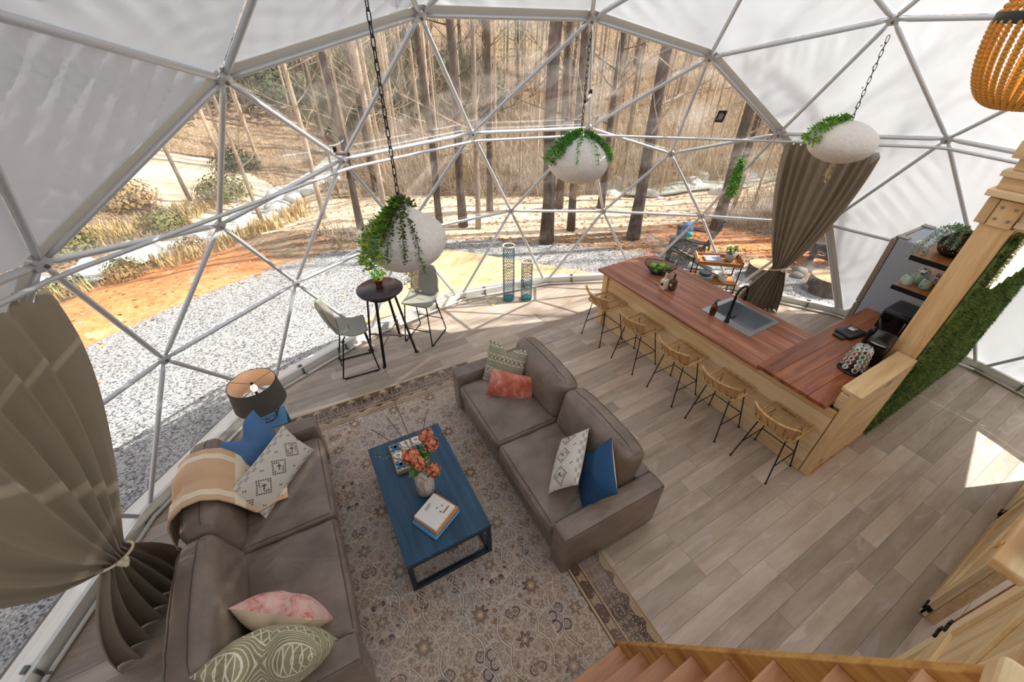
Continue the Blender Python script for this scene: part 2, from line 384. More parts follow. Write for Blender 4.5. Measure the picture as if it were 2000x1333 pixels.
for fi, f in enumerate(FACES):
    a, b, c = (NO[i] for i in f)
    clear = set(f) <= CLEAR or tuple(sorted(f)) in EXTRA
    for i, j in ((0,1),(1,2),(2,0)): edges.setdefault(tuple(sorted((f[i], f[j]))), []).append(clear)
    ct = (a+b+c)/3
    if clear:
        face_mesh(a, b, c, .028, 1, 0, fi).build('pane', M['vinyl'], window)
    else:
        par = ceiling if ct.z > 3.0 else (wallB if ct.y < -1.2 else (wallL if ct.x < CEN.x else wallR))
        vis = ct.y > -1.5
        face_mesh(a, b, c, .034, 44 if vis else 4, (.045 if ct.x < 3.2 else .012) if vis else 0, fi).build('fabric_panel', M['fabric'], par, smooth=True)
for (i, j), cl in edges.items():
    a, b = NO[i], NO[j]
    if a.z < .05 and b.z < .05: continue
    d = (b-a).normalized(); a2, b2 = a+d*.05, b-d*.05
    fi = a+d*.12; fj = b-d*.12
    mb = MB().tube([a2, fi, fj, b2], [.013, .021, .021, .013], 10)
    mb.build('strut', M['steel_white'], frame, smooth=True)
    if len(cl) == 2 and cl[0] != cl[1]:      # edge of the white cover beside the clear panes: a welded flap
        n = ((a+b)/2-CEN).normalized(); up = (b-a).cross(n).normalized()
        if up.z < 0: up = -up
        m = MB(); o = n*.008; w0 = up*-.015; w1 = up*.085
        q = [a+o+w0, b+o+w0, b+o+w1, a+o+w1]; m.add(q+[p+n*.006 for p in q], [(0,1,2,3),(7,6,5,4),(0,4,5,1),(1,5,6,2),(2,6,7,3),(3,7,4,0)])
        m.build('cover_flap', M['white_pvc'], frame)
for k, p in enumerate(NO):
    n = (p-CEN).normalized(); R = n.to_track_quat('Z', 'Y').to_matrix().to_4x4()
    if p.z > .05:
        MB().lathe([(.02,-.03),(.058,-.022),(.062,0),(.058,.016),(.02,.02)], 12, p, None).build('hub', M['steel_white'], frame) if False else \
        MB().lathe([(.012,-.026),(.05,-.02),(.052,.006),(.012,.012)], 12, (0,0,0), Matrix.Translation(p) @ R).build('hub', M['steel_white'], frame)
        if p.y > .2:
            MB().lathe([(.012,-.042),(.012,-.026)], 8, (0,0,0), Matrix.Translation(p) @ R).build('bolt', M['bracket'], frame)
# base ring: curb outside the chord, pipe inside it, toggle latches
base = sorted([p for p in NO if p.z < .05], key=lambda p: math.atan2(p.y-CEN.y, p.x-CEN.x)); nb = len(base)
curb = struct('baseboard_round')
for i in range(nb):
    a, b = base[i], base[(i+1) % nb]; m_ = (a+b)/2; o = (m_-CEN); o.z = 0; o.normalize(); L = (b-a).length
    ang = math.atan2((b-a).y, (b-a).x)
    mb = MB()
    prof = [(-.035, 0), (.21, 0), (.21, .05), (.0, .125), (-.035, .125)]
    t = (b-a).normalized(); k = math.tan(PI/nb)
    vs = []
    for q in (a, b):
        s_ = -1 if q is a else 1
        for (x, z) in prof: vs.append(q+o*x+t*(s_*x*k)+Vector((0, 0, z)))
    mb.add(vs, [(0,1,2,3,4), (9,8,7,6,5)]+[(j, 5+j, 5+(j+1) % 5, (j+1) % 5) for j in range(5)])
    mb.build('curb', M['white_pvc'], curb)
    MB().tube([a-o*.075+Vector((0,0,.022)), b-o*.075+Vector((0,0,.022))], .018, 8).build('ground_pipe', M['white_pvc'], curb, smooth=True)
    for s_ in (.28, .72):
        p = a.lerp(b, s_)
        MB().box(p-o*.045+Vector((0,0,.06)), (.02, .012, .11), ang).box(p-o*.075+Vector((0,0,.05)), (.016, .07, .012), ang).box(p+o*.01+Vector((0,0,.135)), (.05, .03, .02), ang).build('latch', M['bracket'], curb)
    MB().box(a-o*.02+Vector((0,0,.03)), (.16, .12, .012), ang).build('foot_plate', M['bracket'], curb)
# curtain rail: bent pipe from hub to hub on the second row
rp = [NO[i] for i in (31, 33, 34, 8, 11, 13, 81, 83, 84)]
rp = [p-(p-CEN).normalized()*.085+Vector((0, 0, -.03)) for p in rp]
rail = MB()
pts = []
for a, b in zip(rp, rp[1:]):
    for t in (.04, .5, .96): pts.append(a.lerp(b, t))
struct_rail = rail.tube(pts, .016, 8).build('trim_2', M['steel_white'], None, smooth=True); struct_rail['kind'] = 'structure'
# ---------------------------------------------------------------- floor of planks (run along X)
floor = struct('floor')
ring = [(CEN.x+(p.x-CEN.x)*1.012, CEN.y+(p.y-CEN.y)*1.012) for p in base]
MB().poly([(CEN.x+(x-CEN.x)*1.045, CEN.y+(y-CEN.y)*1.045) for x, y in ring], -.28, -.014).build('subfloor', M['subfloor'], floor)
def clip_poly(poly, cl):
    out = poly
    for i in range(len(cl)):
        ax, ay = cl[i]; bx, by = cl[(i+1) % len(cl)]; inp = out; out = []
        if not inp: break
        side = lambda p: (bx-ax)*(p[1]-ay)-(by-ay)*(p[0]-ax)
        for k in range(len(inp)):
            p, q = inp[k], inp[(k+1) % len(inp)]; sp, sq = side(p), side(q)
            if sp >= 0: out.append(p)
            if (sp >= 0) != (sq >= 0):
                t = sp/(sp-sq); out.append((p[0]+(q[0]-p[0])*t, p[1]+(q[1]-p[1])*t))
    return out
def px(p):
    v = Vector(p)-Vector((0, 0, 3.7)); z = v.dot(_f)
    return (1000+811.72*v.dot(_r)/z, 666.5+811.72*v.dot(_d)/z) if z > .1 else (-9999, -9999)
PW, PL = .152, 1.24; rest = MB(); nvis = 0; offs = {}
for row in range(-36, 38):
    y0 = -.062+PW*row; off = {0: 3.74, -1: 3.385, 1: 4.02, 2: 5.26, 5: 2.235+PL*.0, 4: 2.235, 3: 2.5}.get(row, random.Random(row).uniform(0, PL))
    n0 = math.floor((-3.2-off)/PL)
    for k in range(n0, n0+11):
        x0 = off+k*PL; g = .0009
        q = clip_poly([(x0+g, y0+g), (x0+PL-g, y0+g), (x0+PL-g, y0+PW-g), (x0+g, y0+PW-g)], ring)
        if len(q) < 3: continue
        sees = False
        for (sx, sy) in [(x0+PL*t, y0+PW/2) for t in (.05, .3, .5, .7, .95)]+[p for p in q]:
            c_ = px((sx, sy, 0))
            rug = -1.0 < sx < 1.55 and .35 < sy < 4.05; bar = (3.95 < sx < 4.75 and .7 < sy < 4.25) or (3.95 < sx < 6.9 and .7 < sy < 1.5) or (5.1 < sx and -.5 > sy)
            if -20 < c_[0] < 2020 and -20 < c_[1] < 1350 and not rug and not bar and sy > -.55: sees = True
        if sees and nvis < 296:
            nvis += 1; MB().poly(q, -.013, random.uniform(-.0006, .0004)).build('floor_plank', M['plank'], floor)
        else: rest.poly(q, -.013, 0)
o = rest.build('far_planks', M['plank'], floor); o['kind'] = 'stuff'
# ---------------------------------------------------------------- outdoors: ground
def Rg(th):
    d = math.degrees(th)
    if d > 100: r = 9.1
    elif d > 55: r = 7.1+(d-55)/45*2.0
    else: r = 7.1
    return r
PATH = [(-14, 27), (-6, 20.8), (-2, 18.4), (.9, 13.4), (3.0, 10.9), (5.6, 9.3), (8.6, 8.1), (14, 7.5)]
CREEK = [(-16, 10.5), (-9, 12.0), (-4.2, 13.3), (-1.7, 14.6), (1.0, 16.6), (3.2, 19)]
CREEK2 = [(8.0, 11.5), (10.5, 9.6), (13, 8.8), (17, 8.5)]
def dseg(x, y, L):
    best = 99
    for (ax, ay), (bx, by) in zip(L, L[1:]):
        t = max(0, min(1, ((x-ax)*(bx-ax)+(y-ay)*(by-ay))/((bx-ax)**2+(by-ay)**2)))
        best = min(best, math.hypot(x-ax-t*(bx-ax), y-ay-t*(by-ay)))
    return best
def gz(x, y):
    th = math.atan2(y-CEN.y, x-CEN.x); r = math.hypot(x-CEN.x, y-CEN.y); d = math.degrees(th)
    z = -.3
    left = smoothstep(75, 110, d) if d > 0 else (1 if d < -120 else 0)
    z -= left*.75*smoothstep(9.6, 13.5, r)
    z += smoothstep(16, 34, r)*6.5*(.5+.5*smoothstep(-60, 60, d))+max(0, r-34)*.32
    dc = min(dseg(x, y, CREEK), dseg(x, y, CREEK2)) if y > 5 else 9
    z -= .28*(1-smoothstep(.3, 1.6, dc))
    if r > 9.5: z += .16*noise.noise((x*.45, y*.45, 0))*min(1, (r-9.5)/3)+.05*noise.noise((x*1.7, y*1.7, 3))
    return z
def mk_ground():
    m = Mat('ground', rough=.95, spec=.15)
    at = m.new('ShaderNodeVertexColor'); at.layer_name = 'zone'
    sp = m.new('ShaderNodeSeparateColor'); m.lk(at.outputs[0], sp.inputs[0])
    r, g, b = [N(m.nt, sp.outputs[i]) for i in range(3)]
    n1 = m.noise(2.2, 5, rough=.7); n2 = m.noise(11, 4, rough=.7); n3 = m.noise(40, 3, rough=.7); v = m.voro(26, out='Color')
    litter = m.ramp(n2*.6+n3*.4, [(.3, lin((84, 68, 54))), (.48, lin((142, 120, 96))), (.58, lin((176, 152, 122))), (.72, lin((204, 184, 154)))])
    litter = m.mix(n1.ss(.52, .68)*.55, litter, lin((122, 116, 84)))
    litter = m.mix(m.noise(.8, 4).ss(.54, .66)*.3, litter, lin((166, 116, 84)))
    clay = m.ramp(n2*.55+n1*.45, [(.3, lin((160, 92, 52))), (.5, lin((212, 142, 90))), (.7, lin((232, 180, 132)))])
    gv = m.voro(52, out='Color'); s3 = m.new('ShaderNodeSeparateColor'); m.lk(gv.k, s3.inputs[0]); gr = N(m.nt, s3.outputs[0])
    gravel = m.ramp(gr*.75+n3*.25, [(.08, lin((44, 44, 48))), (.22, lin((96, 96, 98))), (.5, lin((152, 151, 150))), (.9, lin((190, 189, 186)))])
    sand = m.ramp(n2*.5+n3*.5, [(.3, lin((196, 170, 136))), (.6, lin((236, 218, 188)))])
    e = (n1-.5)*.7+(n2-.5)*.35
    c = m.mix((b+e*.8).ss(.4, .6), litter, sand)
    c = m.mix((g+e).ss(.35, .65), c, clay)
    c = m.mix((r+e*.5).ss(.42, .58), c, gravel)
    m.color(c); m.bump(gr*.6+n3*.6, .5, .02); return m.m
M['ground'] = mk_ground()
def build_ground():
    rs = np.concatenate([np.linspace(5.0, 10, 26), np.linspace(10.25, 22, 48), np.linspace(22.6, 46, 28)])
    th = np.linspace(math.radians(-40), math.radians(215), 300); vs = []; cols = []
    for r in rs:
        for t in th:
            x, y = CEN.x+r*math.cos(t), CEN.y+r*math.sin(t); vs.append((x, y, gz(x, y)))
            d = math.degrees(t); g = 1-smoothstep(-.35, .35, r-Rg(t))
            cl = smoothstep(100, 112, d)*(1-smoothstep(12.2, 13.4, r))*(1-g)
            cl = max(cl, .8*(1-smoothstep(0, 1.6, abs(r-8.4)))*(1-g)*(1-smoothstep(40, 62, d)))
            s = 1-smoothstep(1.1, 1.9, dseg(x, y, PATH))
            if r < 8: s = 0
            cols.append((g, cl, s, 1))
    nr, nt_ = len(rs), len(th)
    fs = [(i*nt_+j, (i+1)*nt_+j, (i+1)*nt_+j+1, i*nt_+j+1) for i in range(nr-1) for j in range(nt_-1)]
    me = bpy.data.meshes.new('ground'); me.from_pydata(vs, [], fs); me.materials.append(M['ground'])
    ca = me.color_attributes.new('zone', 'FLOAT_COLOR', 'POINT'); ca.data.foreach_set('color', np.array(cols, 'f').ravel())
    me.polygons.foreach_set('use_smooth', [True]*len(me.polygons)); me.update()
    o = bpy.data.objects.new('ground', me); COL.objects.link(o); o['kind'] = 'structure'
build_ground()
# deck outside the clear wall: boards
M['deck'] = wood('deck_board', (226, 190, 142), (240, 212, 168), (196, 156, 108), 0, .8, .6, .10)
deck = struct('trim_3')
A_ = Vector((3.0, 7.84, 0)); u_ = Vector((.639, -.769, 0)); v_ = Vector((-.769, -.639, 0)); da = math.atan2(v_.y, v_.x)
W_ = .14
for k in range(23):
    s0 = A_+u_*(k*W_+W_/2); t = 0
    while (s0+v_*t-CEN).length > 5.46 and t < 2.95: t += .02
    if t < .12: continue
    o = MB().box((t/2, 0, -.03), (t, W_-.006, .04)).build('deck_board', M['deck'], deck); o.location = s0+Vector((0, 0, -.08)); o.rotation_euler = (0, 0, da)
fas = MB().bar(A_+u_*0+Vector((0,0,-.2)), A_+u_*3.2+Vector((0,0,-.2)), .04, .2).bar(A_+Vector((0,0,-.2)), A_+v_*2.9+Vector((0,0,-.2)), .04, .2)
fas.build('fascia', M['deck'], deck)

# ---------------------------------------------------------------- outdoors: trees
def bark(name, a, b):
    m = Mat(name, rough=.9, spec=.2); n = m.noise(3, 5, m.mapped((6, 6, 1.2)), .7); r = m.rnd()
    c = m.ramp(n, [(.3, lin(a)), (.7, lin(b))]); c = m.mix(1, c, m.mix(r, (.7, .7, .7, 1), (1.25, 1.2, 1.15, 1)), 'MULTIPLY')
    m.color(c); m.bump(n, .6, .03); return m.m
M['bark_dark'] = bark('dark_bark', (58, 48, 42), (118, 104, 94)); M['bark_pale'] = bark('pale_bark', (140, 122, 102), (222, 206, 184))
def branches(mb, rnd, base, d, L, r, depth):
    pts = [Vector(base)]; dd = Vector(d)
    n = 4
    for i in range(n):
        dd = (dd+Vector((rnd.uniform(-.2, .2), rnd.uniform(-.2, .2), rnd.uniform(-.02, .14)))).normalized(); pts.append(pts[-1]+dd*(L/n))
    mb.tube(pts, [r*(1-.22*i) for i in range(n+1)], 4 if r < .03 else 5, cap=False)
    if depth > 0:
        for i in range(1, n+1):
            for q in range(2 if depth > 1 else 1):
                a = rnd.uniform(0, 6.28); s = (dd+Vector((math.cos(a), math.sin(a), rnd.uniform(-.1, .6)))*.9).normalized()
                branches(mb, rnd, pts[i], s, L*rnd.uniform(.35, .6), r*.42, depth-1)
def tree_proto(seed, h, r, dark, nb, lean=0.0):
    rnd = random.Random(seed); pts = []; x = y = 0
    for i in range(13):
        t = i/12; pts.append((x, y, h*t-.25)); x += rnd.uniform(-.5, .5)*r*1.1+lean*h/12; y += rnd.uniform(-.5, .5)*r*1.1
    mb = MB().tube(pts, [r*(1.35 if i == 0 else 1-.055*i) for i in range(13)], 9)
    br = MB()
    for i in range(nb):
        t = rnd.uniform(.14, .97); p = Vector(pts[int(t*12)]).lerp(Vector(pts[min(12, int(t*12)+1)]), t*12 % 1); a = rnd.uniform(0, 6.28)
        branches(br, rnd, p, (math.cos(a), math.sin(a), rnd.uniform(.1, .8)), rnd.uniform(.6, 2.2)*(.6+6*r), max(.008, r*.26*rnd.uniform(.5, 1)), 2)
    mt = M['bark_dark'] if dark else M['bark_pale']
    return mb.mesh('trunk', mt, True), br.mesh('branches', M['bark_pale'] if not dark or seed % 2 else M['bark_dark'], False)
PRO = [tree_proto(11, 15, .13, True, 14), tree_proto(12, 16, .11, True, 15, .01), tree_proto(13, 13, .08, True, 16, -.01), tree_proto(14, 12, .055, False, 16, .012), tree_proto(15, 10, .035, False, 15, -.02), tree_proto(16, 9, .028, False, 13, .03), tree_proto(17, 11, .045, False, 17, -.035)]
def tree(k, x, y, s=1, label=None, group=None, rz=None):
    t = thing('bare_tree', label, 'tree', (x, y, gz(x, y)), rz if rz is not None else random.uniform(0, 6.28), group)
    a = bpy.data.objects.new('trunk', PRO[k][0]); b = bpy.data.objects.new('branches', PRO[k][1])
    for o in (a, b): COL.objects.link(o); o.parent = t
    b['kind'] = 'stuff'
    t.scale = (s, s, s); return t
MAIN = [(0, 5.30, 7.45, 1.05, 'thick dark tree rising straight behind the shorter blue lantern'), (0, 7.2, 6.6, 1.0, 'thick dark tree with orange litter at its foot, beyond the bar end'),
 (2, 6.25, 7.75, 1.1, 'dark leaning tree behind the middle hanging planter'), (2, 3.3, 8.95, 1.0, 'slim dark tree at the edge of the gravel, left of the tall lantern'),
 (1, 4.05, 9.3, .9, 'dark tree in a clump beyond the deck corner'), (6, 4.3, 9.0, 1.3, 'pale forked tree in the clump beyond the deck corner'), (1, 6.9, 9.2, .9, 'dark tree across the sandy path, above the lanterns'),
 (2, 5.1, 9.9, 1.0, 'thin dark tree between the sandy path and the hill'), (0, 9.4, 6.0, .95, 'big dark tree behind the black garden armchair'), (1, 10.6, 4.6, 1.0, 'big brown tree beside the right curtain'),
 (3, 2.4, 10.3, 1.3, 'pale tree at the bend of the sandy path'), (3, 1.2, 12.2, 1.2, 'pale tree between the two arms of the sandy path'), (6, -.3, 13.6, 1.2, 'bent pale tree by the creek under the top row of panes'), (1, 7.9, 8.6, .8, 'dark tree standing in the stream behind the bar'),
 (1, 12.2, 7.5, 1.0, 'dark tree on the bank behind the black garden armchair'), (3, -2.2, 17.2, 1.1, 'orange barked tree leaning beside the far track')]
for k, x, y, s, lb in MAIN: tree(k, x, y, s, lb)
rt = random.Random(5); placed = [(m[1], m[2]) for m in MAIN]; nsap = 0
while nsap < 200:
    a = math.radians(rt.uniform(-4, 112)); r = 9.6+abs(rt.gauss(0, 1))*8.5; x, y = CEN.x+r*math.cos(a), CEN.y+r*math.sin(a)
    if r > 36 or dseg(x, y, PATH) < 1.2 or dseg(x, y, CREEK) < 1.0 or any(math.hypot(x-q[0], y-q[1]) < .45 for q in placed): continue
    if math.degrees(a) > 100 and r < 17: continue
    placed.append((x, y)); nsap += 1; far = r > 17
    k = rt.choice([3, 4, 5, 6, 6, 4, 5, 2]) if not far else rt.choice([1, 2, 3, 6, 6, 3])
    sx = px((x, y, gz(x, y)))[0]; tone = 'dark' if k < 3 else 'pale'
    where = 'above the creek at far left' if sx < 440 else 'left of the near planter chain' if sx < 640 else 'behind the near planter chain' if sx < 830 else 'behind the round table and lanterns' if sx < 1060 else 'behind the middle planter' if sx < 1210 else 'between the middle planter and the bar cart' if sx < 1360 else 'beside the right curtain' if sx < 1620 else 'beyond the right curtain'
    lb = ('bare %s tree high on the hill %s' if r > 24 else 'bare %s tree low on the hill %s' if far else 'slender %s tree near the path %s' if r > 12.5 else 'slender %s tree close to the gravel %s') % (tone, where)
    tree(k, x, y, rt.uniform(.8, 1.35), lb, 'woodland trees '+where, rt.uniform(0, 6.28))
# brush: dry twigs and evergreen scrub, one object each
def brush(name, n, seed, region, hmin, hmax, mat, label, cat, wd=.012, spread=.5, blades=7):
    rnd = random.Random(seed); mb = MB(); c = 0
    while c < n:
        x, y = region(rnd)
        if x is None: continue
        c += 1; z = gz(x, y)
        for b in range(blades):
            a = rnd.uniform(0, 6.28); h = rnd.uniform(hmin, hmax)*(.3 if math.atan2(y-CEN.y, x-CEN.x) > 1.5 and name != 'creek_grass' else 1); l = rnd.uniform(.1, spread)*h
            p = Vector((x+rnd.uniform(-.2, .2), y+rnd.uniform(-.2, .2), z-.03)); q = p+Vector((math.cos(a)*l, math.sin(a)*l, h)); m_ = p.lerp(q, .55)+Vector((rnd.uniform(-.1, .1), rnd.uniform(-.1, .1), .05))*h
            s = Vector((-math.sin(a), math.cos(a), 0))*wd*rnd.uniform(.6, 1.4)
            o = len(mb.v); mb.v += [tuple(p-s), tuple(p+s), tuple(m_+s*.8), tuple(m_-s*.8), tuple(q)]; mb.f += [(o, o+1, o+2, o+3), (o+3, o+2, o+4)]
    ob = mb.build(name, mat); ob['kind'] = 'stuff'; tag(ob, label, cat); return ob
def reg_hill(rnd):
    a = math.radians(rnd.uniform(-12, 125)); r = 9.2+abs(rnd.gauss(0, 1))*9; x, y = CEN.x+r*math.cos(a), CEN.y+r*math.sin(a)
    if r > 38 or dseg(x, y, PATH) < 1.5 or dseg(x, y, CREEK) < .9 or (math.degrees(a) > 98 and r < 13.4): return None, None
    return x, y
def reg_creek(rnd):
    x = rnd.uniform(-9, 1); y = rnd.uniform(11.5, 17)
    d = dseg(x, y, CREEK)
    if not 1.2 < d < 2.4: return None, None
    return x, y
M['twig'] = plain('dry_twig', (206, 190, 164), .9, 0, .35, 3); M['twig2'] = plain('brown_twig', (150, 130, 108), .9, 0, .35, 3)
M['scrub'] = plain('evergreen_scrub', (98, 104, 62), .9, 0, .4, 3); M['drygrass'] = plain('dry_grass', (196, 172, 118), .9, 0, .3, 3)
brush('dry_brush', 8200, 1, reg_hill, .3, 1.5, M['twig'], 'pale dry twiggy brush filling the hillside between the trees', 'brush', .0042, 1.5, 6)
brush('brown_brush', 4200, 2, reg_hill, .3, 1.3, M['twig2'], 'brown leafless undergrowth spread under the woodland trees', 'brush', .0055, 1.6, 6)
brush('evergreen_scrub', 620, 3, lambda r: (lambda x, y: (x, y) if x is not None and noise.noise((x*.12, y*.12, 9)) > .12 and math.atan2(y-CEN.y, x-CEN.x) > .95 and math.hypot(x-CEN.x, y-CEN.y) > 19 else (None, None))(*reg_hill(r)), .3, 2.6, M['scrub'], 'dull green evergreen scrub scattered on the far hillside', 'shrubs', .035, .5, 16)
brush('creek_grass', 260, 4, reg_creek, .12, .4, M['drygrass'], 'yellow dry grass tufts along the creek banks', 'grass', .018, .5, 14)
# fallen leaves
def leaves_on_ground():
    rnd = random.Random(8); mb = MB(); c = 0
    while c < 5200:
        a = math.radians(rnd.uniform(-14, 150)); r = rnd.uniform(7.2, 15) if rnd.random() < .8 else rnd.uniform(5.6, 8); x, y = CEN.x+r*math.cos(a), CEN.y+r*math.sin(a)
        if r < Rg(a)-.2 and rnd.random() < .985: continue
        if math.degrees(a) > 100 and r > 9 and rnd.random() < .6: continue
        c += 1; z = gz(x, y)+.012; s = rnd.uniform(.025, .06); an = rnd.uniform(0, 6.28); u = Vector((math.cos(an), math.sin(an), rnd.uniform(-.3, .3)))*s; v = Vector((-math.sin(an), math.cos(an), rnd.uniform(-.3, .5)))*s*.6; p = Vector((x, y, z))
        o = len(mb.v); mb.v += [tuple(p-u), tuple(p-v), tuple(p+u), tuple(p+v)]; mb.f.append((o, o+1, o+2, o+3))
    m = Mat('fallen_leaf', rough=.8); m.color(m.ramp(m.noise(2.5, 3), [(.35, lin((150, 84, 44))), (.5, lin((196, 130, 84))), (.65, lin((222, 180, 138)))]))
    ob = mb.build('fallen_leaves', m.m); ob['kind'] = 'stuff'; tag(ob, 'rust and tan fallen leaves strewn over the ground outside', 'leaves')
leaves_on_ground()
# creek rocks and water
M['rock'] = plain('white_rock', (222, 220, 214), .8, 0, .2, 4, .4); M['rock_dark'] = plain('grey_rock', (132, 126, 118), .85, 0, .3, 4, .5)
wm = Mat('creek_water', lin((190, 196, 186)), .08); wm.bump(wm.noise(6, 3), .4, .05); M['water'] = wm.m
def ribbon(name, L, wd, dz, mat, label):
    mb = MB(); n = len(L)
    for i, (x, y) in enumerate(L):
        a, b = L[max(0, i-1)], L[min(n-1, i+1)]; t = Vector((b[0]-a[0], b[1]-a[1], 0)).normalized(); s = Vector((-t.y, t.x, 0))*wd; z = gz(x, y)+dz
        mb.v += [(x-s.x, y-s.y, z), (x+s.x, y+s.y, z)]
        if i: mb.f.append((2*i-2, 2*i, 2*i+1, 2*i-1))
    ob = mb.build(name, mat); tag(ob, label, 'creek'); return ob
def dens(L, n=6): return [(a[0]+(b[0]-a[0])*i/n, a[1]+(b[1]-a[1])*i/n) for a, b in zip(L, L[1:]) for i in range(n)]+[L[-1]]
ribbon('creek', dens(CREEK), .55, .08, M['water'], 'bright shallow creek running between white rocks, far left')
ribbon('stream', dens(CREEK2), .5, .08, M['water'], 'grey stream in the woods behind the bar')
rr = random.Random(3)
def rock(x, y, s, mat, lb, cat, grp, zs=.6):
    sd = rr.uniform(0, 99)
    ob = MB().ball((0,0,0), (s, s*rr.uniform(.7, 1), s*zs), 10, 7, fn=lambda u, q: q*(1+.28*noise.noise(u*1.6+Vector((sd, 0, 0))))).build('rock', mat, None, True, (x, y, gz(x, y)+s*zs*.35), rr.uniform(0, 6.28))
    return tag(ob, lb, cat, grp)
for i in range(46):
    L = dens(CREEK, 14); x, y = L[int(rr.uniform(.18, .86)*len(L))]; rock(x+rr.gauss(0, .75), y+rr.gauss(0, .6), rr.uniform(.14, .42), M['rock'], 'white boulder in the creek, '+('by the left frame edge' if x < -5.5 else 'behind the leftmost strut' if x < -3.5 else 'around the first big hub' if x < -1.8 else 'where it nears the sandy track'), 'rock', 'rocks in the creek')
for i in range(16):
    L = dens(CREEK2, 14); x, y = L[int(rr.uniform(.05, .8)*len(L))]; rock(x+rr.gauss(0, .6), y+rr.gauss(0, .5), rr.uniform(.1, .28), M['rock'], 'pale boulder in the stream behind the bar', 'rock', 'rocks in the stream')

# rounded shrubs near the creek
M['shrub'] = plain('olive_shrub', (122, 122, 74), .85, 0, .35, 4); M['shrub2'] = plain('tan_shrub', (176, 150, 106), .85, 0, .3, 4); M['evergreen'] = plain('evergreen_foliage', (74, 82, 54), .85, 0, .4, 4); rb = random.Random(44)
for i, (x, y, s, mt, lb) in enumerate(((-5.6, 11.6, .75, 'shrub', 'olive shrub on the near creek bank, far left'), (-4.6, 12.2, .6, 'shrub', 'olive shrub in front of the white creek rocks'), (-3.6, 12.9, .5, 'shrub', 'small olive shrub beside the creek under the second strut'), (-4.9, 14.6, .8, 'shrub', 'dark olive shrub across the creek'),
    (-2.9, 15.6, .7, 'shrub', 'dull green shrub between creek and track'), (-2.2, 13.4, .55, 'shrub2', 'tan dry bush above the orange bank'), (-3.3, 11.7, .45, 'shrub2', 'low tan bush at the top of the orange bank'), (-6.6, 13.2, .8, 'shrub2', 'large tan bush across the creek at the left pane edge'), (-1.2, 17.0, .9, 'shrub', 'dark rounded shrub beside the sandy track'), (-3.9, 17.6, 1.0, 'shrub2', 'broad tan bush below the far track'), (-1.9, 23.4, 2.1, 'evergreen', 'dark evergreen thicket above the far track, left of the leaning orange tree'), (-.2, 24.6, 2.6, 'evergreen', 'tall dark evergreen thicket right of the leaning orange tree'), (-4.2, 25.0, 2.3, 'evergreen', 'dark evergreen thicket above the far track under the white cover'), (1.4, 22.8, 1.8, 'evergreen', 'dark evergreen bush on the slope left of the near planter chain'), (-.6, 19.0, .9, 'evergreen', 'dark low evergreen between the two tracks'), (8.6, 21.5, 2.2, 'evergreen', 'green evergreen crown high behind the middle top pane'))):
    mb = MB()
    for k in range(700):
        v = Vector((rb.gauss(0, 1), rb.gauss(0, 1), abs(rb.gauss(0, 1)))).normalized()*s*rb.uniform(.5, 1.05); v.z *= .75; d = v.orthogonal().normalized(); d = (Matrix.Rotation(rb.uniform(0, 6.28), 3, v.normalized()) @ d)*s*.07; e = v.normalized().cross(d)
        o = len(mb.v); mb.v += [tuple(v-d), tuple(v+e*.6), tuple(v+d), tuple(v-e*.6+Vector((0,0,.02)))]; mb.f.append((o, o+1, o+2, o+3))
    t = thing('shrub', lb, 'shrub', (x, y, gz(x, y)+.02)); mb.build('foliage', M[mt], t); MB().tube([(0,0,-.05),(.02,0,s*.5)], .02, 6).build('stem', M['twig2'], t)
# ---------------------------------------------------------------- bar
M['rattan'] = wood('rattan', (208, 166, 106), (226, 188, 128), (164, 122, 70), 2, 2, .5, .15)
M['weave'] = plain('rattan_weave', (182, 138, 86), .6, 0, .3, 60)
M['steel'] = plain('brushed_steel', (184, 189, 195), .32, .8, .06, 50)
M['steel_dark'] = plain('steel_trim', (156, 149, 142), .4, .5, .1, 40)
M['fridge'] = plain('fridge_side', (166, 176, 192), .5, 0, .03, 8)
def mesh_obj(mb, name, mat, parent=None, **k): return mb.build(name, mat, parent, **k)
X0, X1, Y0, Y1 = 3.925, 4.72, .68, 4.03
bar = thing('bar_counter', 'long pine kitchen bar with red-brown plank top and sink', 'bar counter', (X0, Y0, 0))
def L(x, y, z=0): return (x-X0, y-Y0, z)
zs = [(.0, .135), (.135, .34), (.34, .56), (.56, .78), (.78, .875)]
for a, b in zs:
    MB().box(L(X0+.012, (.775+3.90)/2, (a+b)/2), (.022, 3.125, b-a-.005)).build('front_board', M['pine_y'], bar, bevel=.004)
for y in (3.945,): MB().box(L(X0+.02, y, .437), (.10, .09, .875)).build('corner_post', M['pine_z'], bar, bevel=.006)
MB().box(L(X0+.4, 3.965, .437), (.68, .02, .87)).build('end_board', M['pine_z'], bar)
MB().box(L(4.805, 2.75, .47), (.02, 2.42, .80)).build('back_panel', M['pine_y'], bar)
for i in range(4):
    d = MB().box(L(4.825, 1.82+i*.6, .46), (.02, .56, .70)).build('cabinet_door', M['pine_z'], bar, bevel=.004)
    MB().box(L(4.845, 1.82+i*.6+.22, .62), (.02, .014, .12)).build('pull_handle', M['black_metal'], d)
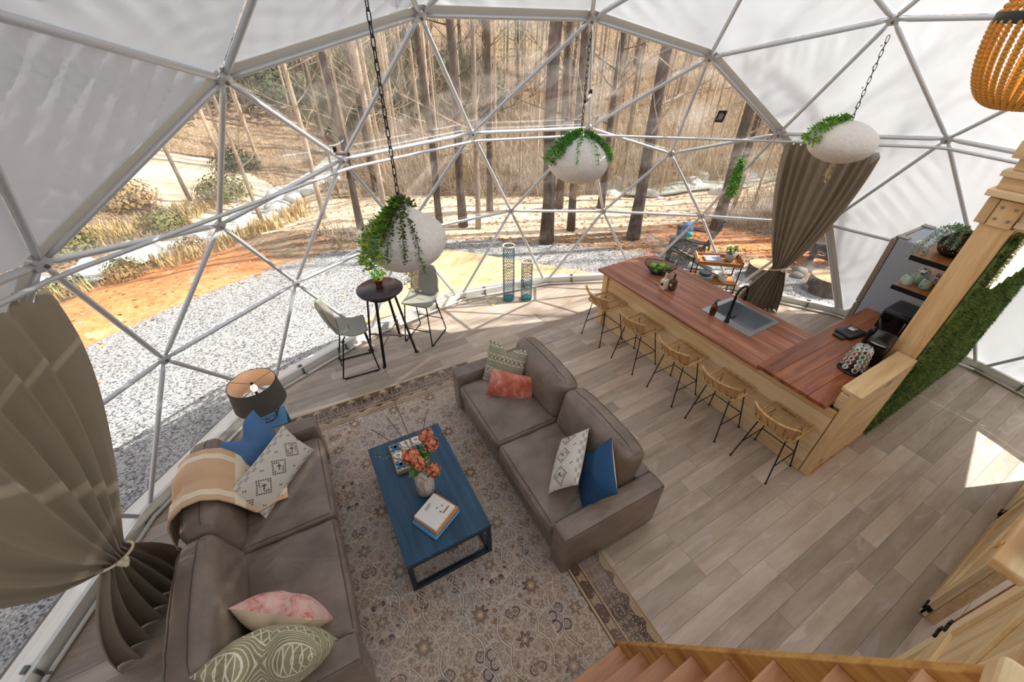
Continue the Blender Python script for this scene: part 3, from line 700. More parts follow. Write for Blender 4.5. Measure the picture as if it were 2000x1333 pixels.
# worktop planks along Y, cut around the sink
zt, th = .90, .04
SX0, SX1, SY0, SY1 = 4.205, 4.785, 1.885, 2.55
def wp(xa, xb, ya, yb, nm='worktop_plank', mat='counter_y', z=zt):
    MB().box(L((xa+xb)/2, (ya+yb)/2, z), (xb-xa-.002, yb-ya-.001, th)).build(nm, M[mat], bar, bevel=.003)
wp(3.82, 3.965, 1.50, 4.04); wp(3.965, 4.085, 1.50, 4.04); wp(4.085, SX0+.02, 1.50, 4.04)
for a, b in ((SX0+.02, 4.36), (4.36, 4.53), (4.53, SX1-.02)):
    wp(a, b, SY1-.02, 4.04); wp(a, b, 1.50, SY0+.02)
wp(SX1-.02, 4.87, 1.50, 4.04)
# peninsula: a second, higher top running along X against the low wall
PX0, PX1, PY0, PY1, PZ = 3.80, 5.96, .838, 1.52, .94
for i in range(4):
    a = PY0+(PY1-PY0)*i/4; b = PY0+(PY1-PY0)*(i+1)/4
    MB().box(L((PX0+PX1)/2, (a+b)/2, PZ), (PX1-PX0, b-a-.0015, .042)).build('peninsula_plank', M['counter_x'], bar, bevel=.003)
MB().box(L((X0+5.94)/2+.03, 1.16, .46), (5.94-X0-.06, .60, .91)).build('peninsula_cabinet', M['pine'], bar)
for i in range(3):
    d = MB().box(L(4.95+i*.36, 1.475, .5), (.33, .02, .74)).build('cabinet_door', M['pine_z'], bar, bevel=.004)
    MB().box(L(4.95+i*.36+.12, 1.495, .7), (.014, .02, .12)).build('pull_handle', M['black_metal'], d)
# sink
sk = thing('kitchen_sink', 'brushed steel drop-in sink set in the red-brown bar top', 'sink', ((SX0+SX1)/2, (SY0+SY1)/2, .92))
hx, hy = (SX1-SX0)/2, (SY1-SY0)/2
rim = MB(); 
ix0, ix1, iy0, iy1 = -hx+.115, hx-.045, -hy+.055, hy-.055
for (xa, xb, ya, yb) in ((-hx, ix0, -hy, hy), (ix1, hx, -hy, hy), (ix0, ix1, -hy, iy0), (ix0, ix1, iy1, hy)):
    rim.box(((xa+xb)/2, (ya+yb)/2, .0035), (xb-xa, yb-ya, .007))
rim.build('rim', M['steel'], sk)
bz = -.21; bas = MB(); t_ = .006
bas.box(((ix0+ix1)/2, (iy0+iy1)/2, bz), (ix1-ix0, iy1-iy0, t_)).box((ix0, (iy0+iy1)/2, bz/2), (t_, iy1-iy0, -bz)).box((ix1, (iy0+iy1)/2, bz/2), (t_, iy1-iy0, -bz)).box(((ix0+ix1)/2, iy0, bz/2), (ix1-ix0, t_, -bz)).box(((ix0+ix1)/2, iy1, bz/2), (ix1-ix0, t_, -bz))
bas.build('basin', M['steel'], sk)
MB().lathe([(.0, .0), (.045, .0), (.05, .006), (.0, .008)], 20, ((ix0+ix1)/2, (iy0+iy1)/2, bz+.003), cap=False).build('drain', M['steel_dark'], sk, True)
rack = MB()
for i in range(16): rack.tube([(ix0+.02+i*.005, iy0+.02, bz+.03), (ix0+.02+i*.005, iy0+.02, bz+.03+.001)], .001, 4) if False else None
for i in range(8): rack.tube([(ix0+.02, iy0+.03+i*.06, -.03), (ix0+.075, iy0+.03+i*.06, -.03)], .003, 5)
rack.tube([(ix0+.02, iy0+.02, -.03), (ix0+.02, iy0+.47, -.03)], .003, 5).tube([(ix0+.075, iy0+.02, -.03), (ix0+.075, iy0+.47, -.03)], .003, 5)
rack.build('dish_ledge', M['steel_dark'], sk)
# faucet
fx, fy = 4.245, 2.215
fc = thing('kitchen_faucet', 'tall matte black gooseneck faucet at the steel sink', 'faucet', (fx, fy, .927))
MB().lathe([(.03,0),(.03,.012),(.022,.02),(.020,.10),(.0,.10)], 18).build('base', M['black_metal'], fc, True)
pts = [(0,0,.08),(0,0,.34)]+[(.10-.10*math.cos(a), 0, .34+.10*math.sin(a)) for a in np.linspace(.2, PI, 11)]+[(.205, 0, .31)]
MB().tube(pts, .014, 10).build('neck', M['black_metal'], fc, True)
MB().tube([(.203,0,.33),(.212,0,.23)], [.016,.019], 12).build('spray_head', M['black_metal'], fc, True)
MB().tube([(0,-.015,.075),(.0,-.06,.085),(.01,-.075,.13)], [.011,.009,.006], 8).build('lever', M['black_metal'], fc, True)
# soap
am = Mat('amber_glass', lin((150, 52, 16)), .12); am.b.inputs['Transmission Weight'].default_value = .35; M['amber'] = am.m
M['label_black'] = plain('bottle_label', (34, 26, 24), .5)
sb = thing('soap_bottle', 'amber soap bottle with black pump beside the sink', 'soap dispenser', (4.225, 2.405, .927))
MB().lathe([(.0,0),(.034,.0),(.036,.01),(.036,.115),(.028,.135),(.013,.145),(.013,.155),(.0,.155)], 18, cap=False).build('bottle', M['amber'], sb, True)
MB().lathe([(.0368,.03),(.0368,.10)], 18, cap=False).build('label_band', M['label_black'], sb, True)
MB().lathe([(.016,.15),(.016,.17),(.006,.172),(.006,.20),(.0,.2)], 12).tube([(0,0,.198),(.03,-.01,.2),(.045,-.014,.19)], .006, 6).build('pump', M['black_plastic'], sb, True)
# two stoneware bottles with pumps
M['stone_white'] = plain('cream_stoneware', (222, 208, 186), .35, 0, .06, 30); M['stone_brown'] = plain('brown_stoneware', (78, 58, 40), .3, 0, .15, 30)
for (x, y, mt, mo, lb, cork) in ((4.185, 3.15, 'stone_white', 'label_black', 'cream stoneware bottle with a dark round badge on the bar', True), (4.262, 3.075, 'stone_brown', 'stone_white', 'brown stoneware bottle with a pale round badge on the bar', False)):
    b = thing('stoneware_bottle', lb, 'bottle', (x, y, .92), 0, 'stoneware bottles by the fruit basket')
    MB().rbox((0,0,.075), (.085,.085,.15), .02, 6).build('body', M[mt], b, True)
    MB().lathe([(.030,.148),(.016,.172),(.014,.20),(.018,.204),(.018,.21),(0,.21)], 14, cap=False).build('neck', M[mt], b, True)
    MB().lathe([(.012,.209),(.014,.235),(.0,.235)], 10).build('stopper', M['pine_z'] if cork else M['black_plastic'], b, True)
    MB().lathe([(0,0),(.022,0),(.022,.002),(0,.002)], 14, (0,0,0), Matrix.Translation((-.0435,-.0,.085)) @ Matrix.Rotation(-PI/2, 4, 'Y'), cap=False).build('badge', M[mo], b, True)
# fruit basket
def basket():
    b = thing('fruit_basket', 'black wire mesh basket of green fruit on the bar', 'basket', (4.47, 3.50, .92), math.radians(-52))
    def pos(a, t):   # t 0 bottom .. 1 rim
        rx = .10+.115*t; ry = .075+.075*t; c, s = math.cos(a), math.sin(a); e = 2/3.2
        return Vector((math.copysign(abs(c)**e, c)*rx, math.copysign(abs(s)**e, s)*ry, .004+.125*t+.02*t*abs(c)**2))
    MB().tube([pos(a, 1) for a in np.linspace(0, 2*PI, 33)[:-1]], .005, 6, True).build('rim', M['black_metal'], b, True)
    w = MB()
    for k in range(44):
        a = 2*PI*k/44; w.tube([pos(a, t) for t in (0, .5, 1)], .0016, 4)
    for t in np.linspace(.08, .92, 10): w.tube([pos(a, t) for a in np.linspace(0, 2*PI, 33)[:-1]], .0014, 4, True)
    o = w.build('wire_mesh', M['black_metal'], b); o['kind'] = 'stuff'
    MB().poly([tuple(pos(a, 0))[:2] for a in np.linspace(0, 2*PI, 25)[:-1]], .0, .005).build('bottom', M['black_metal'], b)
basket()
def fruit_mat(name, a, b):
    m = Mat(name, rough=.3); m.color(m.mix(m.noise(9, 3), lin(a), lin(b))); return m.m
M['apple'] = fruit_mat('green_apple', (112, 168, 44), (162, 206, 78)); M['avocado'] = fruit_mat('dark_green_fruit', (74, 118, 52), (112, 150, 70)); M['stem'] = plain('fruit_stem', (88, 66, 40), .7)
fr = [(4.42, 3.58, 1.02, .042, 'apple', 'bright green apple in the middle of the wire basket'), (4.50, 3.49, 1.03, .043, 'apple', 'green apple at the back of the wire basket'), (4.49, 3.60, 1.005, .038, 'avocado', 'dark green avocado at the far end of the wire basket'),
      (4.55, 3.42, 1.015, .038, 'avocado', 'dark green avocado at the near end of the wire basket'), (4.43, 3.48, 1.0, .04, 'avocado', 'green pear lying in front in the wire basket'), (4.40, 3.50, .975, .036, 'apple', 'green apple low at the front of the wire basket'), (4.52, 3.52, .965, .04, 'apple', 'green apple underneath the others in the wire basket')]
for i, (x, y, z, r, mt, lb) in enumerate(fr):
    f = thing('apple' if mt == 'apple' else ('pear' if 'pear' in lb else 'avocado'), lb, 'fruit', (x, y, z), i*1.1, 'green fruit in the wire basket')
    el = 1.25 if mt == 'avocado' else .92
    MB().ball((0,0,0), r, 16, 10, Matrix.Rotation(1.2 if mt == 'avocado' else .2, 4, 'Y'), fn=lambda u, q: Vector((q.x, q.y, q.z*el*(1-.22*math.exp(-((u.x**2+u.y**2)/.05)) if mt == 'apple' else el))) ).build('flesh', M[mt], f, True)
    MB().tube([(0,0,r*.7),(.004,0,r*1.15)], .0022, 5).build('stem', M['stem'], f)
# ---------------------------------------------------------------- stools
def make_stool():
    t = thing('bar_stool', 'natural rattan bar stool with black rod legs at the far end of the bar', 'bar stool', (3.70, 3.645, 0), 0, 'rattan stools along the bar')
    zs_ = .615
    fr = [(.20,-.19),(.20,.19),(.185,.205),(-.15,.20),(-.19,.17),(-.19,-.17),(-.15,-.20),(.185,-.205)]
    MB().tube([(x, y, zs_) for x, y in fr], .0125, 8, True).build('seat_frame', M['rattan'], t, True)
    w = MB()
    for i in range(19): x = -.17+i*.0197; w.tube([(x, -.195, zs_+.003), (x, 0, zs_-.012), (x, .195, zs_+.003)], .0035, 4, cap=False)
    o = w.build('seat_weave', M['weave'], t); o['kind'] = 'stuff'
    for y in (-.12, -.04, .04, .12): MB().tube([(-.19, y, zs_+.008), (0, y, zs_-.006), (.2, y, zs_+.008)], .005, 5, cap=False).build('seat_cane', M['rattan'], t, True)
    def bp(a, v):   # back shell: a -1..1 across, v 0..1 up
        return Vector((-.185-.085*v-.035*(1-a*a)*v+.05*abs(a)**3*1.0, a*(.185+.035*v), zs_+.012+.19*v+.0*a))
    N_ = 17
    MB().tube([bp(a, 1) for a in np.linspace(-1, 1, N_)], .0125, 8).build('back_rail', M['rattan'], t, True)
    for s in (-1, 1): MB().tube([bp(s, v) for v in np.linspace(0, 1, 5)], .011, 8).build('back_post', M['rattan'], t, True)
    w = MB()
    for v in np.linspace(.05, .93, 15): w.tube([bp(a, v)+Vector((.004*(1 if i % 2 else -1), 0, 0)) for i, a in enumerate(np.linspace(-1, 1, N_))], .0035, 4, cap=False)
    o = w.build('back_weave', M['weave'], t); o['kind'] = 'stuff'
    for a in (-.6, -.2, .2, .6): MB().tube([bp(a, v) for v in np.linspace(0, 1, 4)], .0065, 6).build('back_cane', M['rattan'], t, True)
    P = {}
    for sx, sy in ((1,1),(1,-1),(-1,1),(-1,-1)):
        a, b = Vector((sx*.12-.01, sy*.14, zs_-.012)), Vector((sx*.212, sy*.205, .006)); P[sx, sy] = (a, b)
        lg = MB().tube([a, b], .0065, 7).build('leg', M['black_metal'], t, True)
        MB().lathe([(.011,0),(.011,.012),(0,.014)], 8, tuple(b-Vector((0,0,.006)))).build('foot', M['black_plastic'], lg)
    at = lambda k, z: P[k][0].lerp(P[k][1], (P[k][0].z-z)/(P[k][0].z-P[k][1].z))
    for a, b, z in (((1,1),(1,-1),.235), ((1,1),(-1,1),.235), ((1,-1),(-1,-1),.235)):
        MB().tube([at(a, z), at(b, z)], .0055, 6).build('footrest_bar', M['black_metal'], t, True)
    for s in (1, -1): MB().tube([at((1, s), .59), at((-1, s), .59)], .0055, 6).build('seat_support', M['black_metal'], t, True)
    return t
st = make_stool()
for y, lb in ((2.972, 'natural rattan bar stool, second from the window end of the bar'), (2.29, 'natural rattan bar stool, the middle one of five along the bar'), (1.67, 'natural rattan bar stool, second from the pine low wall'), (1.05, 'natural rattan bar stool beside the pine low wall, nearest the stairs')):
    c = copy_tree(st, label=lb); c.location = (3.70, y, 0)
# ---------------------------------------------------------------- low wall, post, turf wall
lw = thing('half_wall', 'low pine wall closing the kitchen end of the bar', 'half wall', (3.935, .68, 0))
def W(x, y, z): return (x-3.935, y-.68, z)
MB().box(W(3.975, .725, .55), (.08, .09, 1.10)).build('end_post', M['pine_z'], lw, bevel=.006)
for i, (a, b) in enumerate(((.07, .29), (.29, .52), (.52, .78), (.78, 1.07))):
    MB().box(W(4.495, .692, (a+b)/2), (.96, .022, b-a-.004)).build('wall_board', M['pine'], lw, bevel=.003)
MB().box(W(4.495, .686, .035), (.97, .022, .07)).build('base_trim', M['stringer'], lw, bevel=.003)
MB().box(W(4.475, .768, .5), (.98, .128, 1.0)).build('core', M['pine_z'], lw)
cp = [(0, .0), (1.03, .0), (1.03, .175), (.03, .175), (.0, .14)]
MB().poly(cp, 1.085, 1.13).build('cap', M['pine'], lw, bevel=.008)
MB().box(W(3.965, .80, .99), (.06, .075, .17)).build('end_block', M['pale_pine'], lw, bevel=.012)
po = thing('loft_post', 'tall flat pine post rising beside the grass covered wall', 'post', (5.03, .81, 0))
MB().box((0, 0, 1.215), (.10, .20, 2.43)).build('board', M['pine_z'], po, bevel=.006)
# partition with artificial turf
pt = struct('wall_partition'); pt.location = (5.08, .70, 0)
MB().box((1.27, .068, 1.21), (2.46, .125, 2.42)).build('core', M['pale_pine_x'], pt)
tm = Mat('turf', rough=.8); r_ = tm.noise(14, 3); tm.color(tm.mix(r_.ss(.3, .7), lin((54, 80, 36)), lin((132, 158, 80)))); M['turf'] = tm.m
def turf():
    rnd = random.Random(4); mb = MB()
    mb.box((1.28, -.008, 1.19), (2.62, .02, 2.36))
    for i in range(52000):
        x = rnd.uniform(-.03, 2.6); z = rnd.uniform(.005, 2.37); l = rnd.uniform(.018, .055); w_ = rnd.uniform(.004, .009)
        a = rnd.uniform(0, 6.28); d = Vector((math.cos(a)*.7, -1, math.sin(a)*.7-.1)).normalized()*l; s = Vector((math.sin(a), 0, -math.cos(a)))*w_; p = Vector((x, -.015, z))
        o = len(mb.v); mb.v += [tuple(p-s), tuple(p+s), tuple(p+d)]; mb.f.append((o, o+1, o+2))
    o = mb.build('artificial_turf', M['turf'], pt); o['kind'] = 'stuff'
turf()
nm = bpy.data.materials.new('neon_glow'); nm.use_nodes = True; b_ = nm.node_tree.nodes['Principled BSDF']; b_.inputs['Emission Color'].default_value = (1, .86, .55, 1); b_.inputs['Emission Strength'].default_value = 2.6
ns = thing('neon_sign', 'glowing warm white tube sign fixed on the grass wall', 'sign', (5.80, .655, 2.03))
for k in range(4):
    pts = [(-.42+.045*i+.03*math.sin(i*2.1+k), -.012, .14*math.sin(i*1.35+k*.9)*(1-.2*k)+.14-.1*k) for i in range(21)]
    MB().tube(pts,   .0075, 7).build('tube', nm, ns, True)
MB().box((0, .012, .05), (.98, .006, .5)).build('backing', plain('sign_backing', (236, 232, 224), .3), ns)
for x in (-.4, .4): MB().tube([(x, .0, .1), (x, .04, .1)], .008, 6).build('standoff', M['steel'], ns)
# ---------------------------------------------------------------- loft edge over the partition
lf = struct('trim_4'); lf.location = (4.98, .95, 2.43)
def lb(c, d, m='pine_y', nm='beam'): MB().box(c, d).build(nm, M[m], lf, bevel=.006)
lb((.03, -.035, .10), (.10, .07, .20), 'pine_z', 'cap_block'); lb((.03, -.15, .10), (.11, .15, .20), 'pine_z', 'cap_plate')
lb((.05, -.9, .10), (.09, 1.32, .20), 'pine_y', 'header'); lb((.05, -.66, .045), (.14, .85, .05), 'pale_pine', 'ledger')
lb((.02, -.75, .245), (.22, 1.55, .05), 'pine_y', 'deck_edge'); lb((.035, -.70, .315), (.12, 1.40, .09), 'pine_y', 'sole_plate'); lb((.02, -.72, .385), (.15, 1.48, .045), 'pale_pine', 'rail_base'); lb((.04, -.72, .45), (.1, 1.40, .085), 'pine_y', 'rail_plate'); lb((.02, -.76, .555), (.17, 1.56, .12), 'pine_y', 'cap_rail')
for y in (-.11, -.19):
    for z in (.06, .15): MB().lathe([(.011,0),(.011,.006),(0,.007)], 10, (0,0,0), Matrix.Translation((-.026, y, z)) @ Matrix.Rotation(-PI/2, 4, 'Y')).build('bolt', M['steel_dark'], lf)
MB().box((1.2, -.75, .24), (2.3, 1.55, .04)).build('loft_floor', M['pine'], lf)
# ---------------------------------------------------------------- kitchen things on the peninsula
PT = .962
cr = thing('pod_carousel', 'round rack of coffee pods with coloured lids on the peninsula', 'pod carousel', (4.54, 1.0, PT))
MB().lathe([(.0,0),(.115,0),(.12,.008),(.11,.02),(.02,.026),(0,.026)], 28, cap=False).build('base', M['black_plastic'], cr, True)
MB().tube([(0,0,.02),(0,0,.30)], .012, 8).build('spindle', M['steel'], cr, True)
lids = [(214, 120, 132), (236, 190, 200), (120, 190, 176), (150, 208, 196), (204, 150, 160), (96, 138, 78), (196, 88, 52), (150, 118, 80), (120, 84, 66), (168, 142, 100), (176, 64, 88), (214, 196, 168)]
LM = [plain('pod_lid', c, .35) for c in lids]; M['pod_cup'] = plain('pod_cup', (232, 230, 226), .4)
LM2 = [plain('pod_print', tuple(int(x*.6) for x in c), .4) for c in lids]
cup = MB().lathe([(.017,-.04),(.023,-.004),(.027,-.002),(.027,0),(0,0)], 14, cap=False); lidm = MB().lathe([(0,.0012),(.0165,.0012),(.0175,0)], 14, cap=False); prm = MB().lathe([(0,.002),(.011,.002),(.0115,.001)], 10, cap=False)
cupme = cup.mesh('pod', M['pod_cup'], True); lmes = [lidm.mesh('pod_lid', m, True) for m in LM]; pmes = [prm.mesh('lid_print', m, True) for m in LM2]
q = 0
for col in range(7):
    a = 2*PI*col/7+.1
    for rw in range(5):
        o = bpy.data.objects.new('pod', cupme); COL.objects.link(o); o.parent = cr
        zz = .055+rw*.052; r = .098-.006*rw
        o.matrix_local = Matrix.Translation((r*math.cos(a), r*math.sin(a), zz)) @ Matrix.Rotation(a, 4, 'Z') @ Matrix.Rotation(math.radians(64), 4, 'Y')
        for me, nme in ((lmes[(col*5+rw*3) % 12], 'pod_lid'), (pmes[(col*5+rw*3) % 12], 'lid_print')):
            l = bpy.data.objects.new(nme, me); COL.objects.link(l); l.parent = o
    MB().tube([(.07*math.cos(a+.22), .07*math.sin(a+.22), .02), (.068*math.cos(a+.22), .068*math.sin(a+.22), .29), (0, 0, .31)], .003, 5).build('wire_rail', M['steel'], cr, True)
cm = thing('coffee_maker', 'black coffee maker with domed lid behind the pod rack', 'coffee maker', (4.86, .985, PT), math.radians(8))
MB().rbox((0,0,.13), (.24,.17,.26), .03, 7).build('body', M['black_plastic'], cm, True)
MB().rbox((-.02,0,.275), (.30,.18,.05), .024, 7, puff=(0,0,.02)).build('lid', M['black_plastic'], cm, True)
MB().tube([(-.16,-.07,.28),(-.185,0,.285),(-.16,.07,.28)], .008, 7).build('chrome_trim', M['steel'], cm, True)['label'] = 'chrome handle edge'
MB().rbox((.10,.115,.15), (.09,.06,.30), .02, 6).build('water_tank', M['black_plastic'], cm, True)
gp = thing('glass_kettle', 'dark lidded pan with long handle standing before the microwave', 'pan', (5.20, 1.06, PT), math.radians(40))
MB().lathe([(0,0),(.085,0),(.10,.02),(.105,.10),(.108,.105),(.0,.106)], 24, cap=False).build('pot', M['steel_dark'], gp, True)
MB().lathe([(.108,.104),(.09,.118),(.03,.132),(0,.134)], 24, cap=False).build('lid', M['black_plastic'], gp, True)
MB().tube([(.10,0,.10),(.16,0,.16),(.24,0,.205)], [.010,.013,.014], 9).build('handle', M['black_plastic'], gp, True)
tr = thing('serving_tray', 'flat black tray with a red and white label on the peninsula', 'tray', (5.19, 1.335, PT), math.radians(-8))
MB().rbox((0,0,.018), (.27,.19,.036), .012, 6).build('body', M['black_plastic'], tr, True)
MB().box((-.17,.0,.012), (.09,.11,.012)).build('front_flap', M['black_plastic'], tr)
MB().box((.05,.02,.0375), (.09,.06,.002)).build('paper_label', M['white_pvc'], tr); MB().box((.075,.02,.039), (.03,.045,.0015)).build('red_print', plain('red_print', (170, 70, 60), .5), tr)
mv = thing('microwave', 'black microwave against the fridge end of the peninsula', 'microwave', (5.56, 1.14, PT))
MB().rbox((.20,0,.125), (.39,.27,.24), .012, 5).build('case', M['black_plastic'], mv, True)
gl = plain('oven_glass', (10, 14, 18), .06); 
MB().box((-.001,.0,.125), (.014,.25,.205)).build('door', M['black_plastic'], mv, bevel=.008); MB().box((-.009,.015,.125), (.004,.19,.15)).build('window', gl, mv)
MB().tube([(-.03,-.11,.06),(-.03,-.11,.19)], .006, 6).build('handle', M['steel_dark'], mv, True)
for x in (.05, .33):
    for y in (-.1, .1): MB().lathe([(.012,-.0),(.012,.012)], 8, (x, y, 0)).build('foot', M['black_plastic'], mv)
# fridge
fg = thing('fridge', 'tall grey fridge with steel doors behind the peninsula', 'fridge', (6.20, .95, 0))
MB().box((.385, .36, .895), (.77, .72, 1.70)).build('case', M['fridge'], fg, bevel=.008)
for z, h in ((.45, .8), (1.30, .86)):
    d = MB().box((.385, .755, z), (.77, .06, h)).build('door', M['steel_dark'], fg, bevel=.008); MB().box((.72,.79,z), (.03,.012,.3)).build('handle', M['steel'], d)
for x in (.06, .70): MB().box((x, .70, 1.755), (.10, .12, .022)).build('hinge_cap', M['steel_dark'], fg, bevel=.005)
MB().box((.385, .74, 1.745), (.72, .04, .015)).build('top_trim', M['steel_dark'], fg)
MB().box((.385, .36, .022), (.7, .65, .044)).build('plinth', M['black_plastic'], fg)
MB().box((.11, .54, 1.747), (.12, .07, .002)).build('sticker', M['white_pvc'], fg)
# shelves
M['shelf'] = wood('shelf_wood', (172, 118, 74), (198, 144, 98), (126, 80, 48), 0, .9, .5, .15)
for z, lb_ in ((1.985, 'upper brown wooden wall shelf carrying the black vase'), (1.67, 'lower brown wooden wall shelf carrying the mugs')):
    s = thing('wall_shelf', lb_, 'shelf', (5.10, .838, z), 0, 'shelves over the peninsula')
    MB().box((.42, .19, -.0175), (.84, .38, .035)).build('board', M['shelf'], s, bevel=.004)
    for x in (.0, .80): MB().box((x, .19, -.02), (.012, .385, .045)).box((x, .006, -.08), (.03, .01, .16)).build('bracket', M['black_metal'], s)
M['mint'] = plain('mint_glaze', (178, 208, 192), .25, 0, .06, 20); M['mint2'] = plain('sage_glaze', (150, 186, 168), .25, 0, .06, 20); M['floral'] = None
fm = Mat('floral_glaze', rough=.25); v_1 = fm.voro(38); fm.color(fm.mix(v_1.ss(.25, .45), lin((110, 100, 120)), lin((236, 232, 226)))); M['floral'] = fm.m
def mug(mat, x, y, lb_, a):
    m = thing('mug', lb_, 'mug', (x, y, 1.67), a, 'mugs on the lower shelf')
    MB().lathe([(.0,.0),(.042,0),(.047,.01),(.044,.06),(.036,.10),(.033,.10),(.041,.06),(.042,.012),(0,.01)], 20, cap=False).build('cup', M[mat], m, True)
    MB().tube([(.038+.0,0,.085),(.068,0,.08),(.076,0,.055),(.066,0,.03),(.045,0,.022)], .006, 7).build('handle', M[mat], m, True)
mug('mint', 5.22, 1.16, 'pale mint mug nearest the shelf end', 2.6); mug('mint2', 5.34, 1.10, 'sage green mug behind the pale mint mug', 1.2); mug('mint', 5.27, 1.03, 'pale mint mug close to the pine post', 2.9); mug('floral', 5.50, 1.13, 'white floral mug at the rear of the shelf', 1.0); mug('floral', 5.46, 1.01, 'second white floral mug beside the post', 2.0)
# black pierced vase with trailing plant
bv = thing('pierced_vase', 'round black pierced vase on the upper shelf', 'vase', (5.40, 1.04, 1.985))
pm = Mat('pierced_black', lin((22, 22, 24)), .35); dts = pm.voro(46, rnd=.3).lt(.30); zz = pm.xyz()[2]; msk = dts*zz.gt(.05)*zz.lt(.15)
pm.color(pm.mix(msk, lin((24, 24, 26)), lin((206, 172, 112)))); M['pierced'] = pm.m
MB().lathe([(.0,0),(.06,0),(.10,.03),(.125,.09),(.115,.15),(.08,.19),(.062,.20),(.06,.235),(.066,.245),(.056,.245),(.05,.20),(0,.19)], 28, cap=False).build('body', M['pierced'], bv, True)
M['eucalyptus'] = plain('eucalyptus_leaf', (150, 178, 142), .55, 0, .2, 30); M['leaf'] = plain('bright_leaf', (138, 180, 62), .5, 0, .3, 30); M['leaf_dark'] = plain('dark_leaf', (98, 112, 52), .55, 0, .3, 40); M['leaf_fresh'] = plain('fresh_leaf', (100, 172, 82), .5, 0, .35, 30); M['leaf_yellow'] = plain('lime_leaf', (184, 206, 74), .5, 0, .25, 30); M['leaf_cream'] = plain('cream_seed_disc', (226, 206, 160), .6, 0, .12, 40)
def leaf_strand(mb, pts, n, size, rnd, rnd_r=.012, disc=False, shape=.55):
    "leaves along a polyline; each leaf a bent quad pair or a small disc"
    pts = [Vector(p) for p in pts]; seg = [(a, b, (b-a).length) for a, b in zip(pts, pts[1:])]; T = sum(s[2] for s in seg)
    for k in range(n):
        d = T*(k+rnd.random())/n
        for a, b, l in seg:
            if d <= l: p = a.lerp(b, d/l); t = (b-a).normalized(); break
            d -= l
        else: p = pts[-1]; t = (pts[-1]-pts[-2]).normalized()
        v = Vector((rnd.gauss(0, 1), rnd.gauss(0, 1), rnd.gauss(0, 1))); v = (v-t*v.dot(t)*.7).normalized(); s = t.cross(v)
        if s.length < .05: continue
        s = s.normalized()*size*shape*rnd.uniform(.7, 1.2); u = (v+t*.3).normalized()*size*rnd.uniform(.7, 1.25); p = p+v*rnd_r*rnd.random()
        o = len(mb.v); w_ = u.cross(s).normalized()*size*.18
        if disc:
            c = p+u*.6
            mb.v += [tuple(c+u*.5*math.cos(a)+s*math.sin(a)*.95) for a in (0, 1.05, 2.1, 3.14, 4.19, 5.24)]; mb.f.append(tuple(range(o, o+6)))
        else:
            mb.v += [tuple(p), tuple(p+u*.5+s+w_), tuple(p+u), tuple(p+u*.5-s+w_), tuple(p+u*.5)]; mb.f += [(o, o+1, o+2, o+4), (o, o+4, o+2, o+3)]
rp_ = random.Random(21)
for i in range(11):
    a = rp_.uniform(1.5, 4.6) if i < 8 else rp_.uniform(0, 6.28); R_ = rp_.uniform(.14, .34); h = rp_.uniform(.02, .07)
    pts = bez((.02*math.cos(a), .02*math.sin(a), .22), (.08*math.cos(a), .08*math.sin(a), .30+h), (R_*.75*math.cos(a), R_*.75*math.sin(a), .26), (R_*math.cos(a), R_*math.sin(a), -.02-rp_.random()*.12 if R_ > .2 else .12), 7)
    if min(p[1] for p in pts) < -.13: pts = [(p[0], max(p[1], -.12), p[2]) for p in pts]
    mb = MB().tube(pts, .0025, 4); leaf_strand(mb, pts, 46, .026, rp_); mb.build('trailing_stem', M['eucalyptus'], bv)
